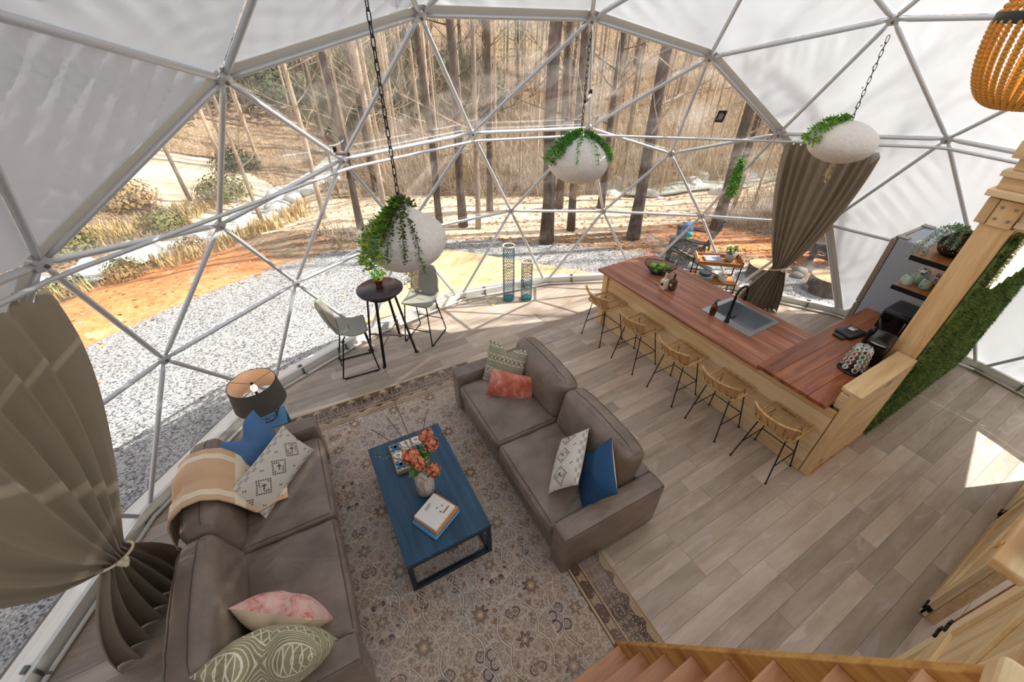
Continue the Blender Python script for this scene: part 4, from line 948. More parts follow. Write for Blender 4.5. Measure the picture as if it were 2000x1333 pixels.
# ---------------------------------------------------------------- rug
def mk_rug():
    m = Mat('rug', rough=.95, spec=.1); hw, hl = 1.375, 1.98
    x, y, z = m.xyz(); d = (hw-x.abs()).min(hl-y.abs())
    mx, my = x.ping(.46), y.ping(.62)
    wob = m.noise(3.5, 3)
    v1 = m.comb(mx+wob*.05, my+wob*.05)
    e1 = m.voro(13, v1, 'DISTANCE_TO_EDGE'); f1 = m.voro(13, v1); c1 = m.voro(13, v1, out='Color')
    v2 = m.comb(x.ping(.23), y.ping(.31)); e2 = m.voro(31, v2, 'DISTANCE_TO_EDGE'); f2 = m.voro(31, v2)
    v3 = m.comb(x.ping(.115), y.ping(.155)); f3 = m.voro(62, v3); e3 = m.voro(55, v3, 'DISTANCE_TO_EDGE')
    big = m.noise(1.1, 4, rough=.6); mid = m.noise(3.2, 4, rough=.7); fine = m.noise(90, 2, rough=.8); wear = m.noise(.9, 3, m.mapped((1, 1, 1), loc=(3, 7, 0)))
    thr = m.noise(1, 2, m.mapped((14, 160, 1)), .8)
    base = m.ramp(big*.6+mid*.4, [(.34, lin((140, 118, 104))), (.46, lin((180, 160, 143))), (.56, lin((164, 158, 155))), (.68, lin((206, 186, 166)))])
    base = m.mix(m.noise(1.7, 3, m.mapped((1, 1, 1), loc=(9, 2, 0))).ss(.55, .7)*.5, base, lin((156, 108, 86)))
    dark, cream, navy, tan = lin((70, 56, 56)), lin((214, 198, 178)), lin((52, 44, 66)), lin((152, 122, 84))
    ring = ((f1*32).sin()).ss(.4, .85)
    c = m.mix((1-e1.ss(.015, .05))*.7, base, cream)
    c = m.mix(ring*.45*e1.ss(.04, .1), c, dark)
    ring2 = ((f2*40).sin()).ss(.3, .85); c = m.mix(ring2*.6, c, cream); c = m.mix((1-e2.ss(.03, .09))*.3, c, dark)
    c = m.mix((f3*1.0).lt(.22)*.75, c, cream); c = m.mix((1-e3.ss(.03, .08))*.15, c, dark)
    sc = m.new('ShaderNodeSeparateColor'); m.lk(c1.k, sc.inputs[0]); cr, cg = N(m.nt, sc.outputs[0]), N(m.nt, sc.outputs[1])
    c = m.mix((cr.gt(.80))*(f1.ss(.34, .42))*(1-f1.ss(.46, .54))*.85, c, navy)
    c = m.mix(cg.gt(.82)*(1-f1.ss(.2, .3))*.55, c, lin((126, 66, 58)))
    c = m.mix((mx-.23).abs().lt(.006)*((y*3.2).frac().gt(.45))*.6, c, cream); c = m.mix((my-.31).abs().lt(.006)*((x*3.6).frac().gt(.4))*.6, c, cream)
    def medal(px_, py_, ox, oy, R0, k, n):
        u = ((x/px_+ox).frac()-.5)*px_; v = ((y/py_+oy).frac()-.5)*py_; r = (u*u+v*v).pow(.5)/R0; a = u.atan2(v)
        q = r/((a*n)._m('COSINE')*k+1.0); return q
    for (px_, py_, ox, oy, R0, k, n, fa) in ((.46, .62, 0, 0, .075, .22, 8, .55), (.46, .62, .5, .5, .06, .3, 6, .45), (.23, .31, .5, 0, .034, .3, 5, .38), (.23, .31, 0, .25, .026, .25, 4, .38)):
        q = medal(px_, py_, ox, oy, R0, k, n); c = m.mix(q.lt(1.12)*fa, c, m.mix(big, lin((110, 84, 74)), lin((92, 92, 104))))
        c = m.mix((q-1.0).abs().lt(.12)*fa, c, cream); c = m.mix(q.lt(.55)*fa, c, lin((190, 158, 118))); c = m.mix((q-.5).abs().lt(.09)*fa, c, dark); c = m.mix(q.lt(.2)*fa, c, cream)
    for (dx, dy) in ((.115, .1), (-.1, .14)):
        u = ((x/.46+.5).frac()-.5)*.46; v = ((y/.62+.5).frac()-.5)*.62; w2 = (u.abs()-(v*14).sin().abs()*.05-dx).abs(); c = m.mix(w2.lt(.0045)*(v.abs().lt(.26))*.7, c, cream); c = m.mix((w2-.009).abs().lt(.003)*(v.abs().lt(.26))*.5, c, navy)
    # border
    t = (x+y*1.0); bv = m.comb(x.ping(.11), y.ping(.11)); be = m.voro(26, bv, 'DISTANCE_TO_EDGE'); bf = m.voro(26, bv)
    bord = m.mix((be.ss(.05, .12))*((bf*22).sin().ss(-.1, .6)), lin((62, 48, 46)), lin((188, 166, 138)))
    bord = m.mix((bf).lt(.13), bord, lin((206, 178, 132)))
    bord = m.mix(big.ss(.42, .62)*.5, bord, lin((168, 150, 142)))
    gd = m.mix((((x+y)*16).sin()*((x-y)*16).sin()).gt(.12), lin((164, 144, 118)), lin((96, 78, 68)))
    gd = m.mix((f3).lt(.2), gd, cream)
    c = m.mix(d.lt(.355), c, lin((66, 50, 46))); c = m.mix(d.lt(.345), c, lin((184, 162, 130))); c = m.mix(d.lt(.325), c, lin((66, 50, 46))); c = m.mix(d.lt(.317), c, gd)
    c = m.mix(d.lt(.25), c, lin((72, 56, 50))); c = m.mix(d.lt(.242), c, lin((178, 154, 122))); c = m.mix(d.lt(.228), c, bord); c = m.mix(d.lt(.075), c, lin((80, 62, 54))); c = m.mix(d.lt(.066), c, gd); c = m.mix(d.lt(.012), c, tan)
    c = m.mix(1, c, m.mix(thr*.6+fine*.4, (.74, .72, .70, 1), (1.42, 1.42, 1.42, 1)), 'MULTIPLY')
    c = m.mix(y.ss(.2, 1.6)*.0+wear.ss(.45, .65)*.28, c, lin((196, 184, 172)))
    m.color(c); m.bump(fine+thr, .25, .004); return m.m
M['rug'] = mk_rug()
rug = MB().rbox((0, 0, .006), (2.75, 3.96, .012), .005, 4).build('area_rug', M['rug'], None, False, (.256, 2.188, .0), math.radians(-2.1))
tag(rug, 'large faded persian style rug between the two sofas', 'rug')
FZ = .012   # rug top
# ---------------------------------------------------------------- sofas
def mk_leather():
    m = Mat('leather', rough=.36, spec=.5); n = m.noise(2.2, 4, rough=.6); n2 = m.noise(120, 2)
    c = m.ramp(n, [(.3, lin((108, 96, 86))), (.55, lin((134, 119, 107))), (.75, lin((154, 138, 124)))]); m.color(c)
    wv = m.noise(3.2, 2, m.mapped((1, 2.0, 1.2)), .4, 1.0); m.bump(wv*1.0+n2*.012, .4, .06); return m.m
M['leather'] = mk_leather(); M['seam'] = plain('leather_seam', (72, 62, 55), .5)
def make_sofa(name, label, loc, rz):
    "local: faces -x; length along y"
    t = thing(name, label, 'sofa', loc, rz, 'pair of leather sofas'); Lh, Dh = 1.155, .52; lm = M['leather']
    MB().rbox((.01, 0, .215), (1.0, 2*Lh-.30, .31), .03, 8).build('base_frame', lm, t, True)
    for s in (-1, 1):
        a = MB().rbox((0, s*(Lh-.095), .295), (2*Dh, .19, .53), .03, 9, puff=(0, 0, .006)).build('arm', lm, t, True)
        for sy in (-1, 1): MB().tube([(-Dh+.02, s*(Lh-.095)+sy*.082, .553), (Dh-.02, s*(Lh-.095)+sy*.082, .553)], .0035, 5).build('welt_seam', M['seam'], a)
    MB().rbox((Dh-.09, 0, .295), (.18, 2*Lh-.36, .53), .03, 9).build('back_frame', lm, t, True)
    cw = (2*Lh-.38)/2
    for s in (-1, 1):
        sd = 3.1 if s > 0 else 8.4
        def fn(q, u, v, w, sd=sd):
            e = max(abs(u), abs(v)); return q+Vector((0, 0, (.018*noise.noise(Vector((q.x*6, q.y*8, sd)))+.010*noise.noise(Vector((q.x*21, q.y*11, sd))))*(1 if w > 0 else 0)*(1-.3*e)))
        cb = MB().rbox((-.12, s*cw/2, .375), (.80, cw-.008, .17), .055, 22, puff=(.012, .004, .035), fn=fn); c = cb.build('seat_cushion', lm, t, True)
        for sy in (-1, 1): MB().tube(drape(cb, [(x, s*cw/2+sy*(cw/2-.03), .5) for x in np.linspace(-.48, .12, 14)], (0, 0, -1)), .003, 5).build('welt_seam', M['seam'], c)
        MB().tube(drape(cb, [(-.492, s*cw/2+v*(cw/2-.05), .5) for v in np.linspace(-1, 1, 14)], (0, 0, -1)), .003, 5).build('welt_seam', M['seam'], c)
        R = Matrix.Rotation(math.radians(13), 4, 'Y')
        def fb(q, u, v, w, sd=sd):
            wr = .007*math.sin(v*17+4*u+sd+3*noise.noise(Vector((v*3, w*2, sd))))*max(0, w)**2*(.4+.6*abs(v))
            return q+Vector((0, 0, .02*(1-v*v)*max(w, 0)-.016*abs(v)**4*max(w, 0)))+Vector((math.copysign(1, u)*.0-.9*wr if u < 0 else wr*.5, 0, wr*.6))
        bb = MB().rbox((.285, s*cw/2, .645), (.245, cw-.012, .47), .085, 20, puff=(.045, .0, .008), M=R, fn=fb); b = bb.build('back_cushion', lm, t, True)
        T = Matrix.Translation((.285, s*cw/2, .645)) @ R
        for ux in (-.05, .075): MB().tube(drape(bb, [T @ Vector((ux, v*(cw/2-.06), .3)) for v in np.linspace(-1, 1, 17)], R @ Vector((0, 0, -1))), .0032, 5).build('welt_seam', M['seam'], b)
    for sx in (-.44, .44):
        for sy in (-1.08, 1.08): MB().box((sx, sy, .03), (.06, .06, .06)).build('foot', M['black_plastic'], t)
    return t
sofaR = make_sofa('leather_sofa', 'grey-brown leather sofa facing the rug with its back to the bar', (1.72, 2.30, FZ), math.radians(-1.7))
sofaL = make_sofa('leather_sofa', 'grey-brown leather sofa with a cream throw, along the clear wall', (-.823, 2.39, FZ), math.radians(180-2.8))
# ---------------------------------------------------------------- cushions
def cushion(name, label, w_, h_, t_, mat, M4, chop=0, back=None, n=26, grp='scatter cushions', corner=.055, cat='cushion'):
    "pillow in its own xy plane (y up), z towards the front"
    root = thing(name, label, cat, M4.to_translation(), 0, grp, M4.to_euler())
    for side, mt in ((1, mat), (-1, back or mat)):
        mb = MB()
        def P(a, b):
            u, v = a*2-1, b*2-1
            u = math.copysign(1-(1-abs(u))**1.5, u); v = math.copysign(1-(1-abs(v))**1.5, v)
            x = u*w_/2*(1-corner*(1-v*v)*1.0); y = v*h_/2*(1-corner*(1-u*u))
            th = ((1-abs(u)**2.6)*(1-abs(v)**2.6))**.62*t_/2
            if chop:
                g = math.exp(-(u/.34)**2)*max(0, (v+.25)/1.25)**1.6; y -= chop*g; th *= (1-.45*math.exp(-(u/.16)**2)*max(0, v+.1)); x *= 1-.10*max(0, v)*(1-abs(u))
            wr = .006*math.sin(9*u+5*v+3*noise.noise(Vector((u*2, v*2, t_*30))))*(1-abs(u))*(1-abs(v))
            return (x, y, side*(th+wr))
        mb.grid(n, n, P)
        if side < 0: mb.f = [f[::-1] for f in mb.f]
        mb.build('front_cover' if side > 0 else 'back_cover', mt, root, True)
    return root
def place(pos, yaw, pitch, roll=0):
    """cushion matrix: start upright facing -Y(viewer), lean back by pitch, spin in its own plane by roll, then yaw about z"""
    return Matrix.Translation(pos) @ Matrix.Rotation(yaw, 4, 'Z') @ Matrix.Rotation(PI/2-pitch, 4, 'X') @ Matrix.Rotation(roll, 4, 'Z')
def mk_stripe(name, basec, linec):
    m = Mat(name, rough=.9, spec=.15); x, y, z = m.xyz(); yy = (y+.5)*13; f = yy.frac(); row = yy.floor()
    zig = ((x*20).ping(.5)); ff = (f-.5).abs(); dia = (zig-(ff*1.0)).abs().lt(.075)*ff.lt(.42)
    odd = (row*.5).frac().gt(.25)
    lines = ((f*5).frac()-.5).abs().gt(.36); dash = ((x*46).sin()+((f*40).sin())).gt(.7)
    c = m.mix(dash*.35, lin(basec), lin(tuple(int(q*.72) for q in basec)))
    c = m.mix(odd*dia, c, lin(linec)); c = m.mix(odd*(ff.gt(.43)), c, lin(linec)); c = m.mix((1-odd)*lines*.75, c, lin(linec))
    m.color(c); m.bump(m.noise(160, 2), .2, .003); return m.m
M['olive'] = mk_stripe('olive_weave', (136, 132, 104), (226, 222, 206)); M['olive2'] = mk_stripe('khaki_weave', (164, 158, 124), (236, 232, 214))
def mk_velvet(name, a, b, c3, sc=6):
    m = Mat(name, rough=.75, spec=.2); n = m.noise(sc, 4, rough=.65, dist=.8); m.color(m.ramp(n, [(.34, lin(a)), (.5, lin(b)), (.66, lin(c3))])); m.b.inputs['Sheen Weight'].default_value = .4; return m.m
M['coral'] = mk_velvet('coral_velvet', (178, 84, 62), (208, 116, 94), (232, 168, 152)); M['pink'] = mk_velvet('pink_velvet', (212, 112, 96), (236, 186, 176), (240, 208, 200), 9)
M['navy'] = plain('navy_linen', (34, 78, 122), .85, 0, .12, 60, .1); M['blue'] = plain('blue_linen', (82, 122, 170), .85, 0, .1, 60, .1); M['cream_linen'] = plain('cream_linen', (226, 206, 176), .9, 0, .06, 60)
def mk_emb(name, basec, ink):
    m = Mat(name, rough=.9, spec=.15); x, y, z = m.xyz()   # x long axis
    cell = .19; fx = ((x/cell+.5).frac()-.5)*cell; fy = y; r = fx.abs()+fy.abs()
    st_ = ((x*90).sin().gt(0)); st2 = ((y*90).sin().gt(0)); step = ((x*24).floor()*.0)
    qx = ((fx*80).floor()/80).abs(); qy = ((fy*80).floor()/80).abs(); q = qx+qy
    ringA = (q-.07).abs().lt(.0058); core = q.lt(.026)*(((fx*130).sin()*(fy*130).sin()).gt(-.1)); ringB = (q-.046).abs().lt(.0045)*st_
    ox = ((x/cell).frac()-.5)*cell; q2 = ox.abs()+(fy.abs()-.10).abs(); mot = q2.lt(.017)*(((ox*220).sin()*(fy*220).sin()).gt(0))
    bandY = (y.abs()-.155).abs().lt(.016)*(((x*70).sin()*((y*160).sin())).gt(.0))
    k = (ringA+core+ringB+mot).min(1.0); c = m.mix(m.noise(30, 3)*.4, lin(basec), lin(tuple(int(v*.9) for v in basec)))
    c = m.mix(bandY*.5, c, lin((118, 118, 122))); c = m.mix(k*.82, c, lin(ink)); m.color(c); m.bump(m.noise(140, 2), .25, .003); return m.m
M['emb'] = mk_emb('embroidered_linen', (216, 210, 198), (58, 56, 58))
R_ = math.radians
def at_e(pos, eul): return Matrix.Translation(pos) @ Euler(eul).to_matrix().to_4x4()
cushion('patterned_cushion', 'olive and white diamond striped square cushion in the far corner of the right sofa', .48, .48, .15, M['olive'], at_e((1.722, 3.083, .68), (1.059, -.013, -.972)), chop=.07)
cushion('velvet_cushion', 'coral velvet lumbar cushion in front of the olive striped one', .50, .30, .12, M['coral'], at_e((1.66, 2.835, .605), (1.118, .163, -.629)))
cushion('embroidered_cushion', 'white lumbar cushion with dark embroidery and cream back on the right sofa', .58, .35, .15, M['emb'], at_e((1.579, 1.697, .69), (.108, -.828, -.901)) @ Matrix.Rotation(PI/2, 4, 'Z'), back=M['cream_linen'])
cushion('navy_cushion', 'deep navy square cushion with cream back, near end of the right sofa', .48, .48, .15, M['navy'], at_e((1.695, 1.466, .69), (.438, -1.029, -.971)), back=M['cream_linen'], chop=.02)
cushion('blue_cushion', 'mid blue dented square cushion at the lamp end of the left sofa', .50, .50, .15, M['blue'], place((-.80, 3.25, .66), R_(36), R_(30), R_(5)), chop=.11, back=M['cream_linen'])
cushion('embroidered_cushion', 'long white lumbar cushion with black embroidered diamonds leaning on the cream throw', .70, .37, .14, M['emb'], at_e((-.65, 2.92, .65), (.973, -.029, .843)), back=M['cream_linen'])
cushion('velvet_cushion', 'pale pink velvet cushion standing near the end of the left sofa', .56, .35, .25, M['pink'], place((-.735, 1.70, .62), R_(143), R_(20), 0), chop=.05, back=M['cream_linen'])
cushion('patterned_cushion', 'khaki and white striped cushion by the near arm of the left sofa', .64, .50, .32, M['olive2'], place((-.80, 1.44, .70), R_(158), R_(26), 0), chop=.08)
# throw over the far back cushion of the left sofa
def throw():
    c = math.radians(180-2.8); loc = Vector((-.823, 2.39, FZ))
    prof = [(.57, .50), (.555, .62), (.52, .76), (.47, .86), (.38, .925), (.27, .925), (.18, .87), (.125, .76), (.07, .62), (.03, .54), (-.04, .515), (-.12, .51), (-.20, .505)]
    def P(a, b):
        k = a*(len(prof)-1); i = min(int(k), len(prof)-2); f = k-i
        x = prof[i][0]*(1-f)+prof[i+1][0]*f; z = prof[i][1]*(1-f)+prof[i+1][1]*f
        w_ = .44+.10*math.sin(a*3.0); y = -.46+(.5-b)*w_-.10*(a-.4)
        nz = .016*noise.noise(Vector((a*5, b*6, 1)))+.010*math.sin(b*11+a*3)
        return (x+nz*(1 if x > .4 else -.4), y+.02*noise.noise(Vector((a*6, b*3, 4))), z+nz+.014)
    m = Mat('throw_wool', rough=.95, spec=.1); tc = m.new('ShaderNodeVertexColor'); tc.layer_name = 'ab'
    sp = m.new('ShaderNodeSeparateColor'); m.lk(tc.outputs[0], sp.inputs[0]); a_, b_ = N(m.nt, sp.outputs[0]), N(m.nt, sp.outputs[1])
    band = (b_-.16).abs().lt(.055)+(b_-.86).abs().lt(.06)+(a_-.62).abs().lt(.03); m.color(m.mix(band.min(1), lin((222, 184, 146)), lin((244, 228, 202)))); m.bump(m.noise(90, 2), .4, .006); m.b.inputs['Sheen Weight'].default_value = .3
    nu, nv = 60, 30; mb = MB().grid(nu, nv, P); o = mb.build('throw_blanket', m.m, None, True, loc, c)
    ca = o.data.color_attributes.new('ab', 'FLOAT_COLOR', 'POINT'); ca.data.foreach_set('color', np.array([(i/nu, j/nv, 0, 1) for i in range(nu+1) for j in range(nv+1)], 'f').ravel())
    s = o.modifiers.new('thickness', 'SOLIDIFY'); s.thickness = .012; s.offset = 1
    tag(o, 'cream and tan banded throw blanket over the far back cushion of the left sofa', 'blanket')
throw()
# ---------------------------------------------------------------- coffee table
M['blue_wood'] = wood('blue_stained_wood', (32, 74, 102), (44, 90, 118), (22, 54, 76), 1, 1.0, .38, .06, 0)
ct = thing('coffee_table', 'dark blue wooden coffee table with open frame legs on the rug', 'coffee table', (.439, 2.279, FZ), R_(-1.9))
MB().rbox((0,0,.4135), (.716, 1.25, .033), .004, 4).build('tabletop', M['blue_wood'], ct)
dk = plain('table_frame', (18, 36, 50), .4)
for sx in (-.335, .335):
    for sy in (-.602, .602): MB().box((sx, sy, .199), (.04, .04, .396)).build('leg', dk, ct, bevel=.003)
for sy in (-.602, .602): MB().box((0, sy, .02), (.63, .04, .04)).build('stretcher', dk, ct, bevel=.003); MB().box((0, sy, .382), (.63, .038, .03)).build('apron', dk, ct)
for sx in (-.335, .335): MB().box((sx, 0, .02), (.04, 1.164, .04)).build('stretcher', dk, ct, bevel=.003); MB().box((sx, 0, .382), (.038, 1.164, .03)).build('apron', dk, ct)
TZ = FZ+.43
# tic tac toe board
M['board_wood'] = wood('board_wood', (170, 150, 122), (196, 178, 150), (128, 106, 82), 0, 1.5, .6, .1); M['tile_white'] = plain('piece_white', (236, 232, 224), .5, 0, .04); M['piece_blue'] = plain('piece_blue', (54, 110, 156), .5, 0, .1)
tb = thing('game_board', 'noughts and crosses board with blue crosses and white rings', 'board game', (.425, 2.64, TZ), R_(-3.5))
MB().rbox((0,0,.022), (.31, .34, .044), .004, 4).build('box', M['board_wood'], tb)
for i in range(3):
    for j in range(3):
        x, y = (i-1)*.098, (j-1)*.108; MB().box((x, y, .0465), (.09, .10, .006)).build('square', plain('pale_square', (226, 218, 206), .6) if (i, j) == (0, 0) else bpy.data.materials['pale_square'], tb, bevel=.001)
        if (i, j) in ((0,0),(0,2),(1,0),(2,1)):
            MB().box((x, y, .058), (.10, .026, .018), R_(45)).box((x, y, .058), (.10, .026, .018), R_(-45)).build('cross_piece', M['piece_blue'], tb)
        else:
            MB().tube([(x+.03*math.cos(a), y+.03*math.sin(a), .060) for a in np.linspace(0, 2*PI, 21)[:-1]], .011, 8, True).build('ring_piece', M['tile_white'], tb, True)
# vase with flowers
mm = Mat('marbled_ceramic', rough=.25); nn = mm.noise(3, 5, mm.mapped((3, 3, 1.2)), .6, 2.2); mm.color(mm.ramp(nn, [(.38, lin((232, 222, 210))), (.5, lin((226, 212, 198))), (.54, lin((176, 148, 128))), (.60, lin((232, 220, 206)))]))
vs = thing('flower_vase', 'marbled beige bottle vase holding coral flowers and twigs', 'vase', (.432, 2.215, TZ))
MB().lathe([(0,0),(.058,0),(.066,.012),(.067,.19),(.062,.225),(.046,.25),(.043,.285),(.047,.292),(.040,.292),(.037,.25),(0,.23)], 28, cap=False).build('vase_body', mm.m, vs, True)
M['petal'] = plain('coral_petal', (226, 140, 104), .7, 0, .25, 30); M['green'] = plain('flower_leaf', (96, 142, 52), .6, 0, .25, 30); M['twig_brown'] = plain('stem_brown', (96, 76, 52), .7)
rf = random.Random(12)
def bloom(c, r, par):
    mb = MB()
    for k in range(90):
        v = Vector((rf.gauss(0,1), rf.gauss(0,1), rf.gauss(0,1))).normalized(); p = v*r*rf.uniform(.45, 1); s = v.orthogonal().normalized(); s = (Matrix.Rotation(rf.uniform(0, 6.28), 3, v) @ s)*r*.34; q = v.cross(s)*.9
        p = p+Vector(c); o = len(mb.v); mb.v += [tuple(p-s), tuple(p-q+v*r*.12), tuple(p+s), tuple(p+q+v*r*.12)]; mb.f.append((o, o+1, o+2, o+3))
    mb.build('flower_head', M['petal'], par)
for (x, y, z, r) in ((.10, .13, .40, .055), (.11, .07, .365, .05), (-.05, .03, .385, .06), (-.02, -.04, .365, .045), (.055, -.085, .295, .05)):
    MB().tube(bez((0,0,.2), (.0,0,.30), (x*.6, y*.6, z-.04), (x, y, z), 6), .003, 5).build('flower_stem', M['green'], vs); bloom((x, y, z), r, vs)
for (x, y, z) in ((.05, .02, .34), (-.06, -.02, .32), (.08, -.06, .27), (.04, .09, .36), (-.03, .05, .34)):
    mb = MB(); leaf_strand(mb, [(x*.3, y*.3, z-.05), (x, y, z)], 10, .055, rf, .01, shape=.4); mb.build('leaf_spray', M['green'], vs)
for (x, y, z) in ((-.22, .28, .50), (-.10, .32, .52), (-.02, .38, .60), (.25, .10, .42), (.16, .26, .48), (-.26, .12, .44)):
    pts = bez((0,0,.22), (x*.2, y*.2, .36), (x*.6, y*.7, z-.06), (x, y, z), 9); mb = MB().tube(pts, .0028, 5)
    mb.build('twig', M['twig_brown'], vs); m2 = MB(); leaf_strand(m2, pts[4:], 14, .016, rf, .012); m2.build('bud', plain('twig_bud', (170, 180, 110), .6) if 'twig_bud' not in bpy.data.materials else bpy.data.materials['twig_bud'], vs)['kind'] = 'stuff'
vs.scale = (1.22, 1.22, 1.22)
# books
pg = plain('book_pages', (232, 226, 212), .8, 0, .06, 80)
def book(w_, h_, t_, x, y, z, rz, cover, label, art=None):
    b = thing('book', label, 'book', (x, y, z), rz, 'books on the coffee table')
    MB().box((0,0,t_/2), (w_-.008, h_-.008, t_-.006)).build('pages', pg, b)
    MB().box((0,0,t_-.0015), (w_, h_, .003)).box((0,0,.0015), (w_, h_, .003)).box((-w_/2+.0015,0,t_/2), (.003, h_, t_)).build('cover', cover, b)
    if art: art(b, w_, h_, t_)
bc, bcy = (.414, 1.932), None
book(.262, .30, .03, .412, 1.930, TZ, R_(-64), plain('blue_cover', (60, 142, 196), .35), 'bright blue book at the bottom of the stack on the coffee table')
book(.25, .275, .022, .420, 1.938, TZ+.03, R_(-63), plain('orange_cover', (206, 132, 58), .35, 0, .2, 12), 'orange and gold book in the middle of the stack on the coffee table')
def art(b, w_, h_, t_):
    ink = plain('print_ink', (58, 60, 68), .6)
    for i, (x, y, sx, sy) in enumerate(((.05, .07, .012, .010), (.075, .02, .016, .012), (.03, .03, .010, .014), (.10, .06, .014, .08))): MB().box((x-.03, y, t_+.0004), (sx, sy, .0008)).build('picture', ink if i < 3 else plain('print_rust', (150, 110, 92), .6), b)
    MB().box((-.075, .0, t_+.0004), (.006, .07, .0008)).box((-.06, -.01, t_+.0004), (.004, .05, .0008)).build('title_line', ink, b)
book(.232, .245, .024, .410, 1.945, TZ+.052, R_(-62), plain('white_cover', (232, 230, 226), .35), 'white photo book on top of the stack on the coffee table', art)
# ---------------------------------------------------------------- bistro set
M['table_black'] = wood('dark_stained_top', (48, 34, 36), (66, 44, 44), (30, 22, 26), 0, 1.2, .22, .05, 0)
bt = thing('bistro_table', 'round dark high table with splayed steel legs near the clear wall', 'table', (.897, 4.875, 0))
MB().lathe([(0,1.0),(.285,1.0),(.292,1.006),(.292,1.026),(.286,1.031),(0,1.031)], 40, cap=False).build('tabletop', M['table_black'], bt, True)
tips = [(-.205,-.29),(.275,-.195),(.20,.29),(-.27,.165)]
LP_ = []
for i, (x, y) in enumerate(tips):
    r_ = math.hypot(x, y); a = Vector((x/r_*.17, y/r_*.17, 1.0)); b = Vector((x, y, .012)); LP_.append((a, b))
    lg = MB().bar(a, b, .032, .02, (x, y, 0)).build('leg', M['black_metal'], bt); MB().box((x*1.03, y*1.03, .009), (.05, .035, .018), math.atan2(y, x)).build('foot', M['black_plastic'], lg)
MB().tube([(.185*math.cos(a), .185*math.sin(a), .93) for a in np.linspace(0, 2*PI, 33)[:-1]], .011, 7, True).build('ring', M['black_metal'], bt, True)
for i in (0, 1):
    p, q = [LP_[k][0].lerp(LP_[k][1], .72) for k in (i, i+2)]; MB().bar(p, q, .008, .026).build('cross_brace', M['steel_dark'], bt)
pp = thing('potted_succulent', 'small green succulent in a terracotta pot on the round high table', 'plant', (.915, 4.955, 1.031))
M['terracotta'] = plain('terracotta', (150, 76, 52), .8, 0, .15, 30); M['soil'] = plain('soil', (62, 48, 38), .95)
MB().lathe([(0,0),(.042,0),(.055,.07),(.060,.07),(.062,.09),(.054,.09),(.05,.075),(0,.075)], 22, cap=False).build('pot', M['terracotta'], pp, True)
MB().lathe([(0,.078),(.05,.078)], 16, cap=False).build('soil', M['soil'], pp)
rs_ = random.Random(31)
for k in range(9):
    a = 2*PI*k/9+rs_.uniform(-.2,.2); l = rs_.uniform(.06, .11); pts = bez((.02*math.cos(a), .02*math.sin(a), .075), (.03*math.cos(a), .03*math.sin(a), .12), (l*.8*math.cos(a), l*.8*math.sin(a), .14+rs_.random()*.05), (l*math.cos(a), l*math.sin(a), .12+rs_.random()*.07), 5)
    mb = MB().tube(pts, .003, 4); leaf_strand(mb, pts, 40, .03, rs_, .006, shape=.22); mb.build('shoot', M['leaf_fresh' if k % 3 else 'leaf'], pp)
M['chair_grey'] = plain('grey_leatherette', (146, 145, 136), .4, 0, .08, 20)
def bucket_chair(loc, rz, label):
    "front towards +x"
    t = thing('bistro_chair', label, 'chair', loc, rz, 'counter chairs at the round table')
    def S(a, b):      # a across -1..1, b 0 front .. 1 back top
        y = (a*2-1); w_ = .205-.012*b+.02*math.sin(b*PI)
        if b < .5: x = .215-.80*b*.9; z = .655-.03*math.sin(b/.5*PI*.9)
        else:
            c = (b-.5)/.5; x = -.145-.12*c**.9-.03*math.sin(c*PI*.5); z = .646+.40*c**1.25
        z += .075*abs(y)**3*math.exp(-((b-.52)/.2)**2); x += .07*abs(y)**3*(1 if b > .45 else 0)*smoothstep(.45, .7, b)*1.0
        rnd_ = 1-.18*smoothstep(.82, 1, b)-.10*smoothstep(.12, 0, b)
        return (x, y*w_*rnd_, z)
    o = MB().grid(14, 26, S).build('bucket_seat', M['chair_grey'], t, True)
    s = o.modifiers.new('thickness', 'SOLIDIFY'); s.thickness = .018; s.offset = 0
    MB().tube([(-.125, y, .652+.075*abs(y/.2)**3*.8) for y in np.linspace(-.17, .17, 9)], .0035, 5).build('seat_seam', M['seam'], t)
    for sy in (-1, 1):
        y0, y1 = sy*.165, sy*.215
        pts = [(.13, y0, .632), (.165, y0*1.02, .60), (.225, y1, .06), (.235, y1, .022), (.20, y1, .010), (-.20, y1, .010), (-.235, y1, .022), (-.22, y1, .08), (-.10, y0*1.02, .59), (-.07, y0, .622)]
        lg = MB().tube(pts, .009, 8).build('sled_leg', M['black_metal'], t, True)
        for x in (-.19, .19): MB().box((x, y1, .006), (.05, .024, .012)).build('glide', M['black_plastic'], lg)
    MB().tube([(.205, -.204, .24), (.205, .204, .24)], .008, 7).build('footrest', M['black_metal'], t, True)
    MB().tube([(-.205, -.205, .22), (-.205, .205, .22)], .007, 7).build('rear_bar', M['black_metal'], t, True)
    MB().tube([(.0, -.165, .628), (.0, .165, .628)], .008, 7).build('under_bar', M['black_metal'], t, True)
    return t
bucket_chair((.40, 4.79, 0), math.radians(-5), 'grey bucket seat counter chair left of the round high table')
c2 = bucket_chair((1.44, 4.985, 0), math.radians(222), 'grey bucket seat counter chair turned towards us, right of the round high table')
